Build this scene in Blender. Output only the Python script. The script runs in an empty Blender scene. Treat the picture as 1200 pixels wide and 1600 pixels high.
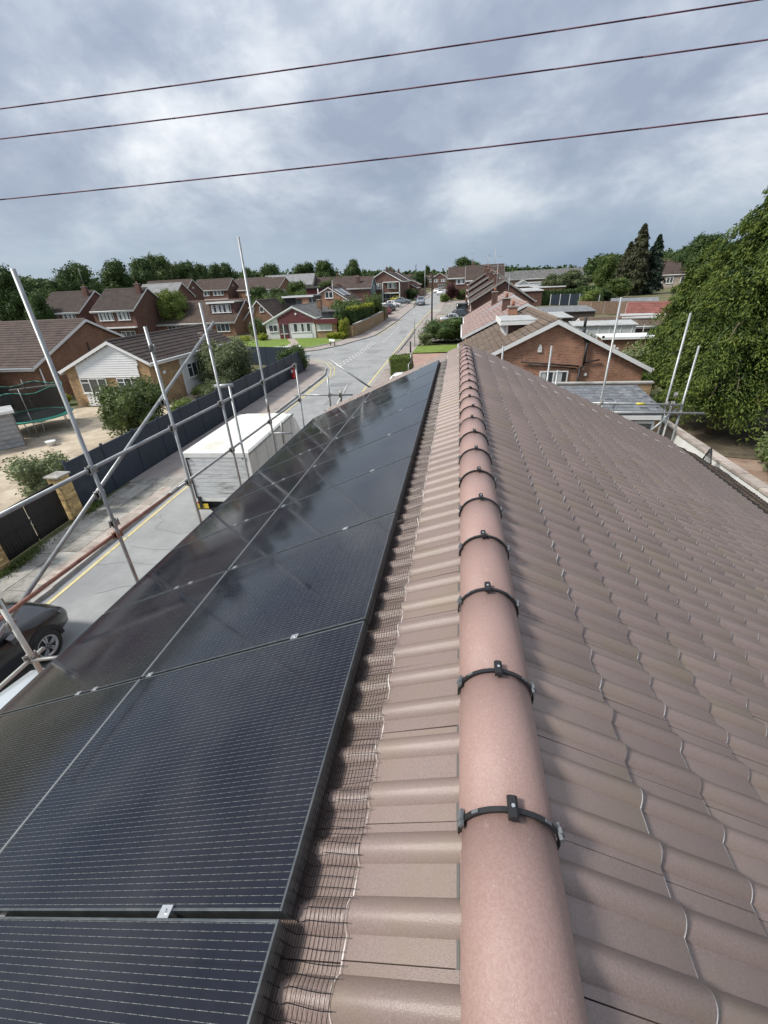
import bpy, math, random
import numpy as np
from mathutils import Vector, Matrix
random.seed(7); rng = np.random.default_rng(7)
S = bpy.context.scene
COL = S.collection
CAMZ = 6.6
# ------------------------------------------------------------------ camera
F = 661.4
def _n(v): v = np.array(v, float); return v/np.linalg.norm(v)
_down = _n([62, 1229, F]); _fy = np.array([121, -362, F]); _fy = _n(_fy-_down*(_fy@_down)); _z = -_down; _x = np.cross(_fy, _z)
RM = np.stack([_x, _fy, _z])                 # camera (right, down, forward) -> world
cam = bpy.data.cameras.new('camera'); camo = bpy.data.objects.new('camera', cam); COL.objects.link(camo)
cam.sensor_fit = 'HORIZONTAL'; cam.sensor_width = 36; cam.lens = F/1200*36; cam.clip_start = .05; cam.clip_end = 6000
m4 = Matrix.Identity(4)
for i in range(3):
    m4[i][0] = RM[i][0]; m4[i][1] = -RM[i][1]; m4[i][2] = -RM[i][2]
m4[2][3] = CAMZ
camo.matrix_world = m4
S.camera = camo
# ------------------------------------------------------------------ world, sun, exposure
SUN_EL, SUN_AZ = math.radians(47), math.radians(-112)      # azimuth from +Y towards +X
W = bpy.data.worlds.new('World'); S.world = W; W.use_nodes = True
nt = W.node_tree; nt.nodes.clear()
def N(t, **k):
    n = nt.nodes.new(t)
    for a, b in k.items(): setattr(n, a, b)
    return n
def math_(op, a, b=None, c=None, clamp=False):
    n = nt.nodes.new('ShaderNodeMath'); n.operation = op; n.use_clamp = clamp
    for i, v in enumerate((a, b, c)):
        if v is None: continue
        if isinstance(v, (int, float)): n.inputs[i].default_value = v
        else: nt.links.new(v, n.inputs[i])
    return n.outputs[0]
def mixc(f, a, b, mode='MIX'):
    n = nt.nodes.new('ShaderNodeMix'); n.data_type = 'RGBA'; n.blend_type = mode
    for s, v in ((n.inputs[0], f), (n.inputs[6], a), (n.inputs[7], b)):
        if isinstance(v, (int, float)): s.default_value = v
        elif isinstance(v, tuple): s.default_value = (*v, 1)
        else: nt.links.new(v, s)
    return n.outputs[2]
def ramp(fac, stops):
    n = nt.nodes.new('ShaderNodeValToRGB'); nt.links.new(fac, n.inputs[0])
    el = n.color_ramp.elements
    while len(el) < len(stops): el.new(.5)
    for e, (p, c) in zip(el, stops):
        e.position = p; e.color = (*c, 1) if isinstance(c, tuple) else (c, c, c, 1)
    return n.outputs[0]
sky = N('ShaderNodeTexSky', sky_type='NISHITA'); sky.sun_disc = False; sky.sun_elevation = SUN_EL; sky.sun_rotation = SUN_AZ
tc = N('ShaderNodeTexCoord'); sp = N('ShaderNodeSeparateXYZ'); nt.links.new(tc.outputs['Generated'], sp.inputs[0])
zc = math_('MAXIMUM', sp.outputs[2], 0.0); zd = math_('ADD', zc, 0.42)
cb = N('ShaderNodeCombineXYZ'); nt.links.new(math_('DIVIDE', sp.outputs[0], zd), cb.inputs[0]); nt.links.new(math_('DIVIDE', sp.outputs[1], zd), cb.inputs[1])
def noise(vec, scale, detail, rough, dist, off=0):
    mp = N('ShaderNodeMapping'); mp.inputs['Location'].default_value = (off, off*.7, off*.3); nt.links.new(vec, mp.inputs[0])
    n = N('ShaderNodeTexNoise'); n.inputs['Scale'].default_value = scale; n.inputs['Detail'].default_value = detail
    n.inputs['Roughness'].default_value = rough; n.inputs['Distortion'].default_value = dist
    nt.links.new(mp.outputs[0], n.inputs['Vector']); return n.outputs[0]
n1 = noise(cb.outputs[0], 1.75, 9, .56, .30, 4.1)
n2 = noise(cb.outputs[0], 4.6, 8, .6, .3, 9.4)
dens = math_('ADD', math_('MULTIPLY', n1, .72), math_('MULTIPLY', n2, .28))
cl = ramp(dens, [(.39, (.158, .184, .234)), (.45, (.192, .217, .266)), (.50, (.238, .264, .308)), (.555, (.315, .336, .368)), (.63, (.42, .432, .448))])
grad = math_('ADD', math_('MULTIPLY', zc, .45), .86)
cl = mixc(1.0, cl, grad, 'MULTIPLY')
# pale streak of thinner cloud low ahead, and the blue-grey band of far cloud under it
hb = ramp(zc, [(0, 1.0), (.05, .88), (.12, .3), (.2, 0.0)])
n3 = noise(cb.outputs[0], .55, 5, .5, .2, 17.0)
bandc = mixc(ramp(n3, [(.4, 0.0), (.66, 1.0)]), (.105, .145, .205), (.18, .220, .268))
cl = mixc(hb, cl, bandc)
cl10 = mixc(1.0, cl, (10., 10., 10.), 'MULTIPLY')
allc = mixc(.95, sky.outputs[0], cl10)
bg = N('ShaderNodeBackground'); bg.inputs[1].default_value = .1; nt.links.new(allc, bg.inputs[0])
out = N('ShaderNodeOutputWorld'); nt.links.new(bg.outputs[0], out.inputs[0])
sun = bpy.data.lights.new('sun', 'SUN'); sun.energy = 2.1; sun.angle = math.radians(10); sun.color = (1, .95, .87)
suno = bpy.data.objects.new('sun', sun); COL.objects.link(suno)
sd = Vector((math.sin(SUN_AZ)*math.cos(SUN_EL), math.cos(SUN_AZ)*math.cos(SUN_EL), math.sin(SUN_EL)))
suno.rotation_euler = sd.to_track_quat('Z', 'Y').to_euler(); suno.location = (0, 0, 60)
vs = S.view_settings; vs.view_transform = 'Standard'; vs.look = 'None'; vs.exposure = 1.2; vs.gamma = 1; vs.use_curve_mapping = False
S.render.engine = 'CYCLES'
# ------------------------------------------------------------------ placing: bearing and elevation of a photo point as seen from the roof
def ae(u, v):
    d = RM@np.array([u-600., v-800., F]); return math.atan2(d[0], d[1]), d[2]/math.hypot(d[0], d[1])
def at(u, dist, v=440):
    a, e = ae(u, v); return dist*math.sin(a), dist*math.cos(a)
def zat(u, v, dist): return CAMZ+ae(u, v)[1]*dist
PY = [-50, 50, 60, 66, 76, 95, 105, 130, 170, 250, 400, 3000]; PZ = [0, 0, .15, .35, .8, 1.9, 2.3, 2.7, 3.0, 3.3, 3.6, 3.6]
def gz(y): return float(np.interp(y, PY, PZ))
# ------------------------------------------------------------------ object helpers
def mark(o, label=None, cat=None, group=None, kind=None):
    if label: o['label'] = label
    if cat: o['category'] = cat
    if group: o['group'] = group
    if kind: o['kind'] = kind
    return o
def thing(name, label, cat, loc=(0, 0, 0), rz=0, group=None):
    o = bpy.data.objects.new(name, None); COL.objects.link(o); o.location = loc; o.rotation_euler = (0, 0, rz)
    o.empty_display_size = .3
    return mark(o, label, cat, group)
def link(name, me, parent=None):
    o = bpy.data.objects.new(name, me); COL.objects.link(o)
    if parent: o.parent = parent
    return o
def np_mesh(name, V, Fq, mat, smooth=False, mi=None):
    """V (n,3), Fq (m,k) all faces with k corners"""
    me = bpy.data.meshes.new(name); V = np.asarray(V, np.float32); Fq = np.asarray(Fq, np.int32); m, k = Fq.shape
    me.vertices.add(len(V)); me.vertices.foreach_set('co', V.ravel())
    me.loops.add(m*k); me.loops.foreach_set('vertex_index', Fq.ravel())
    me.polygons.add(m); me.polygons.foreach_set('loop_start', np.arange(0, m*k, k, dtype=np.int32))
    me.polygons.foreach_set('loop_total', np.full(m, k, np.int32))
    for q in (mat if isinstance(mat, (list, tuple)) else [mat]): me.materials.append(q)
    if mi is not None: me.polygons.foreach_set('material_index', np.asarray(mi, np.int32))
    me.polygons.foreach_set('use_smooth', np.full(m, smooth)); me.update(calc_edges=True); return me
class MB:
    def __init__(s): s.v = []; s.f = []; s.m = []; s.uv = {}; s.sm = []
    def poly(s, pts, m=0, uv=None, sm=False):
        b = len(s.v); s.v += [tuple(p) for p in pts]; s.f.append(tuple(range(b, b+len(pts)))); s.m.append(m); s.sm.append(sm)
        if uv: s.uv[len(s.f)-1] = uv
        return s
    def hexa(s, p, m=0):
        b = len(s.v); s.v += [tuple(q) for q in p]
        for q in ((3, 2, 1, 0), (4, 5, 6, 7), (0, 1, 5, 4), (1, 2, 6, 5), (2, 3, 7, 6), (3, 0, 4, 7)):
            s.f.append(tuple(b+i for i in q)); s.m.append(m); s.sm.append(False)
        return s
    def box(s, x0, x1, y0, y1, z0, z1, m=0):
        return s.hexa([(x0, y0, z0), (x1, y0, z0), (x1, y1, z0), (x0, y1, z0), (x0, y0, z1), (x1, y0, z1), (x1, y1, z1), (x0, y1, z1)], m)
    def bar(s, a, b, w, h, up=(0, 0, 1), m=0):
        a, b = Vector(a), Vector(b); d = (b-a).normalized(); r = d.cross(Vector(up)).normalized()*w/2; u = r.cross(d).normalized()*h/2
        return s.hexa([a-r-u, a+r-u, a+r+u, a-r+u, b-r-u, b+r-u, b+r+u, b-r+u], m)
    def tube(s, a, b, r, n=8, r2=None, m=0, cap=True):
        a, b = Vector(a), Vector(b); r2 = r if r2 is None else r2; d = (b-a).normalized()
        x = d.orthogonal().normalized(); y = d.cross(x); k = len(s.v)
        for c, q in ((a, r), (b, r2)):
            for i in range(n):
                t = 2*math.pi*i/n; s.v.append(tuple(c+x*q*math.cos(t)+y*q*math.sin(t)))
        for i in range(n):
            j = (i+1) % n; s.f.append((k+i, k+j, k+n+j, k+n+i)); s.m.append(m); s.sm.append(True)
        if cap:
            s.f.append(tuple(k+i for i in reversed(range(n)))); s.f.append(tuple(k+n+i for i in range(n))); s.m += [m, m]; s.sm += [False, False]
        return s
    def path(s, pts, r, n=6, m=0, rs=None):
        for i in range(len(pts)-1): s.tube(pts[i], pts[i+1], rs[i] if rs else r, n, rs[i+1] if rs else r, m, cap=True)
        return s
    def loft(s, rings, m=0, sm=True, caps=True):
        n = len(rings[0]); k = len(s.v)
        for r in rings: s.v += [tuple(p) for p in r]
        for i in range(len(rings)-1):
            for j in range(n):
                q = (j+1) % n; s.f.append((k+i*n+j, k+i*n+q, k+(i+1)*n+q, k+(i+1)*n+j)); s.m.append(m); s.sm.append(sm)
        if caps:
            s.f.append(tuple(k+j for j in reversed(range(n)))); s.m.append(m); s.sm.append(False)
            s.f.append(tuple(k+(len(rings)-1)*n+j for j in range(n))); s.m.append(m); s.sm.append(False)
        return s
    def build(s, name, mat, parent=None, bevel=0, kind=None, label=None):
        me = bpy.data.meshes.new(name); me.from_pydata(s.v, [], s.f)
        for q in (mat if isinstance(mat, (list, tuple)) else [mat]): me.materials.append(q)
        me.polygons.foreach_set('material_index', s.m); me.polygons.foreach_set('use_smooth', s.sm)
        if s.uv:
            u = me.uv_layers.new(name='UVMap').data
            for fi, uv in s.uv.items():
                ls = me.polygons[fi].loop_start
                for k, q in enumerate(uv): u[ls+k].uv = q
        me.update(); o = link(name, me, parent)
        if bevel:
            b = o.modifiers.new('bevel', 'BEVEL'); b.width = bevel; b.segments = 2; b.limit_method = 'ANGLE'
        return mark(o, label, kind=kind)
def copy_tree(o, parent=None):
    c = o.copy(); COL.objects.link(c); c.parent = parent
    for ch in list(o.children): copy_tree(ch, c)
    return c
# ------------------------------------------------------------------ materials
MC = {}
def mat(name, c1, c2=None, scale=4., rough=.8, bump=0., bscale=None, spec=.4, metal=0., detail=5., c3=None, s3=.6, th3=(.55, .7), rrand=0., coat=0., stretch=None, transl=0., lo=.38, hi=.62):
    if name in MC: return MC[name]
    m = bpy.data.materials.new(name); m.use_nodes = True; t = m.node_tree; nd = t.nodes; L = t.links
    p = nd['Principled BSDF']; p.inputs['Roughness'].default_value = rough; p.inputs['Metallic'].default_value = metal
    p.inputs['Specular IOR Level'].default_value = spec; p.inputs['Coat Weight'].default_value = coat; p.inputs['Coat Roughness'].default_value = .05
    p.inputs['Base Color'].default_value = (*c1, 1)
    tc = nd.new('ShaderNodeTexCoord'); oi = nd.new('ShaderNodeObjectInfo')
    va = nd.new('ShaderNodeVectorMath'); va.operation = 'MULTIPLY_ADD'; L.new(oi.outputs['Random'], va.inputs[0]); va.inputs[1].default_value = (37, 53, 29); L.new(tc.outputs['Object'], va.inputs[2])
    vec = va.outputs[0]
    if stretch:
        mp = nd.new('ShaderNodeMapping'); mp.inputs['Scale'].default_value = stretch; L.new(vec, mp.inputs[0]); vec = mp.outputs[0]
    def nz(sc, det):
        n = nd.new('ShaderNodeTexNoise'); n.inputs['Scale'].default_value = sc; n.inputs['Detail'].default_value = det; n.inputs['Roughness'].default_value = .6; L.new(vec, n.inputs['Vector']); return n.outputs[0]
    def mr(s, a, b):
        r = nd.new('ShaderNodeMapRange'); r.inputs[1].default_value = a; r.inputs[2].default_value = b; L.new(s, r.inputs[0]); return r.outputs[0]
    def mx(f, a, b, mode='MIX'):
        n = nd.new('ShaderNodeMix'); n.data_type = 'RGBA'; n.blend_type = mode
        for s, v in ((n.inputs[0], f), (n.inputs[6], a), (n.inputs[7], b)):
            if isinstance(v, (int, float)): s.default_value = v
            elif isinstance(v, tuple): s.default_value = (*v, 1)
            else: L.new(v, s)
        return n.outputs[2]
    col = None
    if c2: col = mx(mr(nz(scale, detail), lo, hi), tuple(c1), tuple(c2))
    if c3: col = mx(mr(nz(s3, 6), *th3), col if col is not None else tuple(c1), tuple(c3))
    if rrand:
        v = nd.new('ShaderNodeMapRange'); L.new(oi.outputs['Random'], v.inputs[0]); v.inputs[3].default_value = 1-rrand; v.inputs[4].default_value = 1+rrand
        h = nd.new('ShaderNodeHueSaturation'); L.new(v.outputs[0], h.inputs['Value'])
        if col is not None: L.new(col, h.inputs['Color'])
        else: h.inputs['Color'].default_value = (*c1, 1)
        col = h.outputs[0]
    if col is not None: L.new(col, p.inputs['Base Color'])
    if bump:
        b = nd.new('ShaderNodeBump'); b.inputs['Strength'].default_value = min(1, bump); b.inputs['Distance'].default_value = .02*max(1, bump); L.new(nz(bscale or scale*4, 4), b.inputs['Height']); L.new(b.outputs[0], p.inputs['Normal'])
    if transl:
        tr = nd.new('ShaderNodeBsdfTranslucent'); ms = nd.new('ShaderNodeMixShader'); ms.inputs[0].default_value = transl
        if col is not None: L.new(col, tr.inputs[0])
        L.new(p.outputs[0], ms.inputs[1]); L.new(tr.outputs[0], ms.inputs[2]); L.new(ms.outputs[0], nd['Material Output'].inputs[0])
    m['vec'] = 0; MC[name] = m; return m
def brickmat(name, c1, c2, mortar, bw=.225, bh=.075, uv=False, ms=.01, offset=.5, rough=.85, bumpd=.006, stain=None, squash=1.):
    if name in MC: return MC[name]
    m = bpy.data.materials.new(name); m.use_nodes = True; t = m.node_tree; nd = t.nodes; L = t.links; p = nd['Principled BSDF']
    p.inputs['Roughness'].default_value = rough; p.inputs['Specular IOR Level'].default_value = .25
    tc = nd.new('ShaderNodeTexCoord')
    if uv: vec = tc.outputs['UV']
    else:
        s = nd.new('ShaderNodeSeparateXYZ'); L.new(tc.outputs['Object'], s.inputs[0]); a = nd.new('ShaderNodeMath'); a.operation = 'ADD'; L.new(s.outputs[0], a.inputs[0]); L.new(s.outputs[1], a.inputs[1])
        c = nd.new('ShaderNodeCombineXYZ'); L.new(a.outputs[0], c.inputs[0]); L.new(s.outputs[2], c.inputs[1]); vec = c.outputs[0]
    b = nd.new('ShaderNodeTexBrick'); L.new(vec, b.inputs['Vector']); b.offset = offset
    for k, v in (('Scale', 1.), ('Brick Width', bw), ('Row Height', bh), ('Mortar Size', ms), ('Mortar Smooth', .2), ('Bias', -.1)): b.inputs[k].default_value = v
    b.inputs['Color1'].default_value = (*c1, 1); b.inputs['Color2'].default_value = (*c2, 1); b.inputs['Mortar'].default_value = (*mortar, 1)
    n = nd.new('ShaderNodeTexNoise'); L.new(tc.outputs['Object'], n.inputs['Vector']); n.inputs['Scale'].default_value = .9; n.inputs['Detail'].default_value = 8; n.inputs['Roughness'].default_value = .7
    r = nd.new('ShaderNodeMapRange'); L.new(n.outputs[0], r.inputs[0]); r.inputs[1].default_value = .3; r.inputs[2].default_value = .7; r.inputs[3].default_value = .72; r.inputs[4].default_value = 1.25
    x = nd.new('ShaderNodeMix'); x.data_type = 'RGBA'; x.blend_type = 'MULTIPLY'; x.inputs[0].default_value = 1; L.new(b.outputs[0], x.inputs[6]); L.new(r.outputs[0], x.inputs[7])
    col = x.outputs[2]
    if stain:
        n2 = nd.new('ShaderNodeTexNoise'); L.new(tc.outputs['Object'], n2.inputs['Vector']); n2.inputs['Scale'].default_value = 2.3; n2.inputs['Detail'].default_value = 9; n2.inputs['Roughness'].default_value = .75
        r2 = nd.new('ShaderNodeMapRange'); L.new(n2.outputs[0], r2.inputs[0]); r2.inputs[1].default_value = .52; r2.inputs[2].default_value = .72
        y = nd.new('ShaderNodeMix'); y.data_type = 'RGBA'; L.new(r2.outputs[0], y.inputs[0]); L.new(col, y.inputs[6]); y.inputs[7].default_value = (*stain, 1); col = y.outputs[2]
    L.new(col, p.inputs['Base Color'])
    bp = nd.new('ShaderNodeBump'); bp.inputs['Distance'].default_value = bumpd; bp.inputs['Strength'].default_value = .8; bp.invert = True; L.new(b.outputs['Fac'], bp.inputs['Height']); L.new(bp.outputs[0], p.inputs['Normal'])
    MC[name] = m; return m
M = dict(
 tile=mat('brown_tile', (.192, .143, .128), (.232, .178, .161), 210, .38, .16, 330, .5, c3=(.205, .160, .120), s3=2.6, th3=(.48, .72), rrand=.085, detail=3.),
 tile_lip=mat('tile_edge', (.20, .15, .14), (.27, .215, .20), 20, .6, 0, c3=(.72, .69, .66), s3=6.0, th3=(.43, .56)),
 ridge=mat('ridge_tile_clay', (.290, .188, .166), (.330, .224, .200), 150, .46, .22, 300, .4, c3=(.42, .33, .28), s3=46., th3=(.64, .74), rrand=.06, detail=3.),
 clip=mat('black_plastic', (.018, .018, .02), rough=.45), clipg=mat('grey_plastic', (.12, .13, .14), rough=.4),
 galv=mat('galvanised_steel', (.26, .275, .28), (.36, .375, .38), 7, .42, .05, 60, .5, .35, c3=(.28, .27, .25), s3=3, th3=(.6, .72), rrand=.08),
 galvw=mat('pale_painted_steel', (.55, .55, .50), (.62, .62, .57), 9, .5, .05, 60, c3=(.33, .30, .26), s3=6, th3=(.62, .70)),
 rust=mat('rusty_steel', (.23, .105, .075), (.32, .16, .12), 8, .6, .2, 50, .4, .2, c3=(.16, .07, .05), s3=5),
 clampm=mat('coupler_steel', (.25, .25, .25), (.36, .35, .33), 20, .5, 0, .02, .5, .5),
 alu=mat('bright_aluminium', (.62, .63, .64), (.70, .71, .72), 30, .28, 0, metal=.9),
 frame=mat('anodised_frame', (.10, .115, .125), (.15, .165, .17), 20, .32, 0, metal=.7, spec=.6),
 white=mat('white_upvc', (.76, .77, .77), (.70, .71, .70), 3, .4),
 whitew=mat('white_render', (.66, .665, .66), (.58, .585, .57), 2.2, .7, .05, 40),
 glass=mat('window_glass', (.035, .045, .05), (.06, .07, .075), 2, .06, spec=.8),
 net=mat('net_curtain', (.42, .45, .46), (.55, .57, .57), 30, .35, spec=.6, stretch=(6, 6, .4)),
 asphalt=mat('weathered_asphalt', (.255, .262, .262), (.30, .306, .306), 1.3, .9, .35, 90, .3, c3=(.21, .215, .218), s3=.45, th3=(.50, .70), detail=9),
 pave=mat('pinkish_tarmac', (.27, .235, .215), (.33, .29, .27), 1.1, .92, .3, 80, .3, c3=(.17, .155, .145), s3=.5),
 slab=mat('concrete_slab', (.27, .26, .235), (.345, .33, .30), 5, .9, .2, 60, .3, c3=(.17, .165, .14), s3=1.7, th3=(.52, .66), rrand=.22),
 slabp=mat('pink_concrete_slab', (.33, .285, .25), (.385, .34, .30), 5, .9, .2, 60, .3, c3=(.22, .18, .16), s3=1.7, th3=(.52, .66), rrand=.15),
 kerb=mat('kerb_concrete', (.31, .30, .28), (.38, .37, .35), 4, .9, .2, 60, .3, c3=(.2, .19, .17), s3=1.2, rrand=.1),
 yellow=mat('yellow_line_paint', (.50, .42, .19), (.56, .49, .27), 6, .8, 0, c3=(.27, .26, .22), s3=5, th3=(.58, .66)),
 whitep=mat('white_road_paint', (.60, .60, .58), (.5, .5, .48), 8, .8, 0, c3=(.25, .25, .25), s3=4, th3=(.56, .64)),
 gravel=mat('tan_gravel', (.40, .335, .25), (.52, .45, .35), 1.6, .95, 1, 45, .2, c3=(.27, .22, .165), s3=.55, th3=(.5, .7), detail=9),
 soil=mat('garden_ground', (.09, .10, .045), (.16, .14, .085), .5, .95, .4, 12, .2, c3=(.065, .09, .03), s3=.12),
 lawn=mat('mown_grass', (.115, .175, .032), (.165, .235, .05), 2.0, .9, .7, 60, .2, c3=(.19, .24, .075), s3=.8),
 wood=mat('brown_fence_board', (.16, .105, .075), (.22, .155, .115), 6, .85, .2, 30, rrand=.15),
 darkw=mat('dark_stained_board', (.05, .038, .032), (.075, .058, .05), 6, .8, .1, 30, rrand=.15),
 anth=mat('anthracite_panel', (.017, .027, .043), (.024, .036, .054), 5, .55, .05, 50, c3=(.05, .058, .068), s3=1.4, th3=(.58, .75), rrand=.1),
 black=mat('black_gate_paint', (.010, .010, .011), (.015, .015, .016), 9, .5, .05, 40, rrand=.2),
 felt=mat('grey_roof_felt', (.13, .14, .15), (.18, .19, .20), 2.0, .9, .3, 70, c3=(.235, .24, .24), s3=1.1, th3=(.55, .65)),
 feltl=mat('light_roof_sheet', (.33, .34, .34), (.40, .41, .41), 3, .8, .1, 50, c3=(.25, .25, .24), s3=1),
 slate=mat('old_felt_slate', (.115, .125, .14), (.17, .18, .195), 4, .75, .3, 60, c3=(.28, .29, .29), s3=2.6, th3=(.6, .68), rrand=.2),
 moss=mat('mossy_tile', (.085, .062, .05), (.13, .10, .075), 9, .95, .5, 60, c3=(.30, .24, .12), s3=5, th3=(.60, .68), rrand=.2),
 pinkroof=mat('pale_pink_tile', (.33, .235, .215), (.38, .29, .26), 7, .75, .1, 50),
 dred=mat('dark_red_boards', (.10, .022, .026), (.13, .032, .035), 6, .6),
 bred=mat('brown_red_boards', (.085, .040, .036), (.12, .06, .052), 6, .7),
 bluegrey=mat('blue_grey_render', (.14, .18, .24), rough=.7),
 rubber=mat('tyre_rubber', (.02, .02, .021), (.03, .03, .03), 20, .8), dark=mat('dark_plastic', (.02, .02, .022), rough=.6),
 rim=mat('alloy_rim', (.55, .56, .57), rough=.3, metal=.8), carglass=mat('car_glass', (.012, .018, .018), rough=.04, spec=.9),
 lampg=mat('headlamp_lens', (.50, .53, .56), (.2, .22, .25), 14, .1, spec=.8), redl=mat('red_lens', (.35, .02, .015), rough=.25), plate=mat('yellow_plate', (.62, .46, .05), rough=.4),
 truckw=mat('white_truck_panel', (.70, .71, .68), (.62, .63, .60), 1.5, .45, 0, c3=(.42, .41, .36), s3=1.3, th3=(.6, .78)),
 truckg=mat('grimy_shutter', (.50, .52, .52), (.60, .62, .62), 3, .5, 0, c3=(.20, .20, .18), s3=1.6, th3=(.55, .75), stretch=(1, 1, 4)),
 truckt=mat('cream_truck_roof', (.72, .715, .66), (.64, .635, .58), 2.2, .6, 0, c3=(.45, .42, .33), s3=1.0, th3=(.58, .75)),
 bark=mat('bark', (.10, .072, .052), (.16, .12, .09), 5, .95, .6, 20, stretch=(3, 3, .6)),
 leafd=mat('dark_leaf', (.036, .068, .020), (.072, .118, .034), 1.2, .6, transl=.18, c3=(.075, .105, .03), s3=7, spec=.3),
 leafm=mat('mid_leaf', (.048, .082, .020), (.090, .135, .034), 1.2, .6, transl=.2, c3=(.10, .14, .04), s3=7, spec=.3),
 leafl=mat('light_leaf', (.11, .16, .035), (.17, .22, .05), 1.4, .6, transl=.25, c3=(.24, .29, .09), s3=8, spec=.3),
 leafy=mat('yellow_leaf', (.24, .27, .03), (.33, .36, .05), 2.2, .6, transl=.25, c3=(.17, .22, .03), s3=8, spec=.3),
 leafo=mat('olive_leaf', (.085, .105, .05), (.13, .155, .075), 2.5, .6, transl=.2, c3=(.18, .20, .11), s3=9, spec=.3),
 leafg=mat('shrub_leaf', (.065, .10, .025), (.11, .155, .04), 2.5, .5, transl=.2, c3=(.16, .19, .065), s3=10, spec=.35),
 leafs=mat('silver_leaf', (.16, .20, .09), (.24, .28, .14), 3, .6, transl=.2, c3=(.40, .42, .30), s3=10, spec=.3),
 cyp=mat('cypress_spray', (.022, .046, .012), (.058, .098, .022), 1.3, .6, transl=.16, c3=(.12, .165, .032), s3=2.6, th3=(.48, .68), spec=.25),
 cypl=mat('cypress_spray_tip', (.105, .150, .028), (.165, .205, .042), 1.5, .6, transl=.25, spec=.25),
 con=mat('blue_dark_conifer', (.014, .030, .018), (.03, .05, .028), 1, .6, transl=.1),
 conb=mat('brown_green_conifer', (.045, .052, .024), (.075, .078, .035), 1, .6, transl=.1),
 plum=mat('purple_leaf', (.05, .016, .02), (.085, .03, .032), 3, .6, transl=.15),
 orange=mat('orange_flower', (.55, .13, .07), (.62, .25, .16), 8, .7),
 mesh=mat('black_mesh_wire', (.02, .02, .022), rough=.4, metal=.3),
 green=mat('teal_pad', (.03, .26, .20), (.05, .30, .24), 5, .5), netb=mat('trampoline_mat', (.02, .028, .03), rough=.7),
 postred=mat('post_box_red', (.45, .02, .02), rough=.35), cable=mat('cable_sheath', (.095, .035, .06), rough=.6),
 flash=mat('lead_flashing', (.20, .21, .22), (.26, .27, .28), 5, .6), brickp=mat('yellow_stock_brick', (.44, .31, .13), (.54, .40, .20), 9, .9, .2, 60, rrand=.38), mortar=mat('mortar', (.17, .15, .12), rough=.95),
)
BK = dict(
 tan=brickmat('tan_brick', (.44, .27, .12), (.25, .155, .08), (.36, .30, .22)),
 red=brickmat('red_brick', (.150, .066, .050), (.098, .046, .038), (.15, .11, .09)),
 orange=brickmat('orange_brown_brick', (.40, .180, .110), (.25, .115, .075), (.33, .26, .20), stain=(.19, .095, .058)),
 brown=brickmat('brown_brick', (.26, .13, .075), (.17, .085, .05), (.22, .17, .13)),
 stone=brickmat('coursed_stone', (.34, .245, .13), (.24, .17, .10), (.27, .22, .15), .35, .14, ms=.02),
 purple=brickmat('purple_brown_brick', (.15, .078, .062), (.105, .055, .046), (.15, .11, .09)))
def roofmat(n, a, b, gap, bw=.30, bh=.30, stain=None): return brickmat(n, a, b, gap, bw, bh, uv=True, ms=.012, offset=.0, rough=.85, bumpd=.01, stain=stain)
RF = dict(
 brown=roofmat('brown_roof_tile', (0.089, 0.065, 0.056), (0.069, 0.051, 0.046), (0.050, 0.036, 0.033), stain=(0.106, 0.083, 0.066)),
 dbrown=roofmat('dark_brown_roof_tile', (0.066, 0.051, 0.046), (0.051, 0.040, 0.036), (0.033, 0.026, 0.025), stain=(0.086, 0.069, 0.056)),
 mottle=roofmat('mottled_roof_tile', (0.120, 0.084, 0.066), (0.068, 0.053, 0.046), (0.044, 0.036, 0.032), .17, .12, stain=(0.160, 0.120, 0.080)),
 grey=roofmat('grey_roof_tile', (.17, .17, .165), (.13, .13, .13), (.09, .09, .09)), lgrey=roofmat('pale_grey_roof_tile', (.27, .275, .28), (.23, .235, .24), (.17, .17, .17)),
 tan=roofmat('tan_roof_tile', (0.156, 0.116, 0.087), (0.109, 0.083, 0.066), (0.066, 0.053, 0.047), .33, .30, stain=(0.087, 0.066, 0.056)),
 pink=roofmat('pinkish_roof_tile', (0.281, 0.200, 0.183), (0.246, 0.178, 0.162), (0.170, 0.128, 0.119)),
 rose=roofmat('red_roof_tile', (.24, .095, .08), (.20, .08, .07), (.12, .06, .05)))
# ------------------------------------------------------------------ ground, road, pavements
def sheet(name, x0f, x1f, ys, dz, m, nx=1, kind='structure', fix=None):
    V = []; Q = []
    for y in ys:
        a, b = x0f(y), x1f(y)
        for i in range(nx+1): V.append((a+(b-a)*i/nx, y, gz(y)+dz))
    n = nx+1
    for j in range(len(ys)-1):
        for i in range(nx): Q.append((j*n+i, j*n+i+1, (j+1)*n+i+1, (j+1)*n+i))
    return mark(link(name, np_mesh(name, V, Q, m)), kind=kind)
YS = sorted(set([-60, -20, 0, 10, 20, 30, 35, 38, 40, 42, 45, 48, 50, 52, 55, 58, 60, 63, 66, 70, 73, 76, 80, 85, 90, 95, 100, 105, 112, 120, 130, 150, 170, 200, 250, 320, 400, 700, 3000]))
sheet('ground', lambda y: -2500, lambda y: 2500, YS, -.03, M['soil'], 2)
LX = [(-60, -10.0), (6.8, -10.1), (13, -10.5), (22, -10.7), (33, -11), (62, -11.7), (78, -10.6), (97, -9.7), (136, -9.0), (180, -9.5), (300, -11.5)]
RX = [(-60, -4.9), (16, -4.95), (27, -6.25), (45, -6.55), (71, -6.5), (93, -5.3), (134, -4.2), (180, -4.2), (300, -5)]
lx = lambda y: float(np.interp(y, *zip(*LX))); rx = lambda y: float(np.interp(y, *zip(*RX)))
YR = [y for y in YS if y <= 320]
sheet('road', lambda y: lx(y)-.05, lambda y: rx(y)+.05, YR, .0, M['asphalt'])
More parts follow.
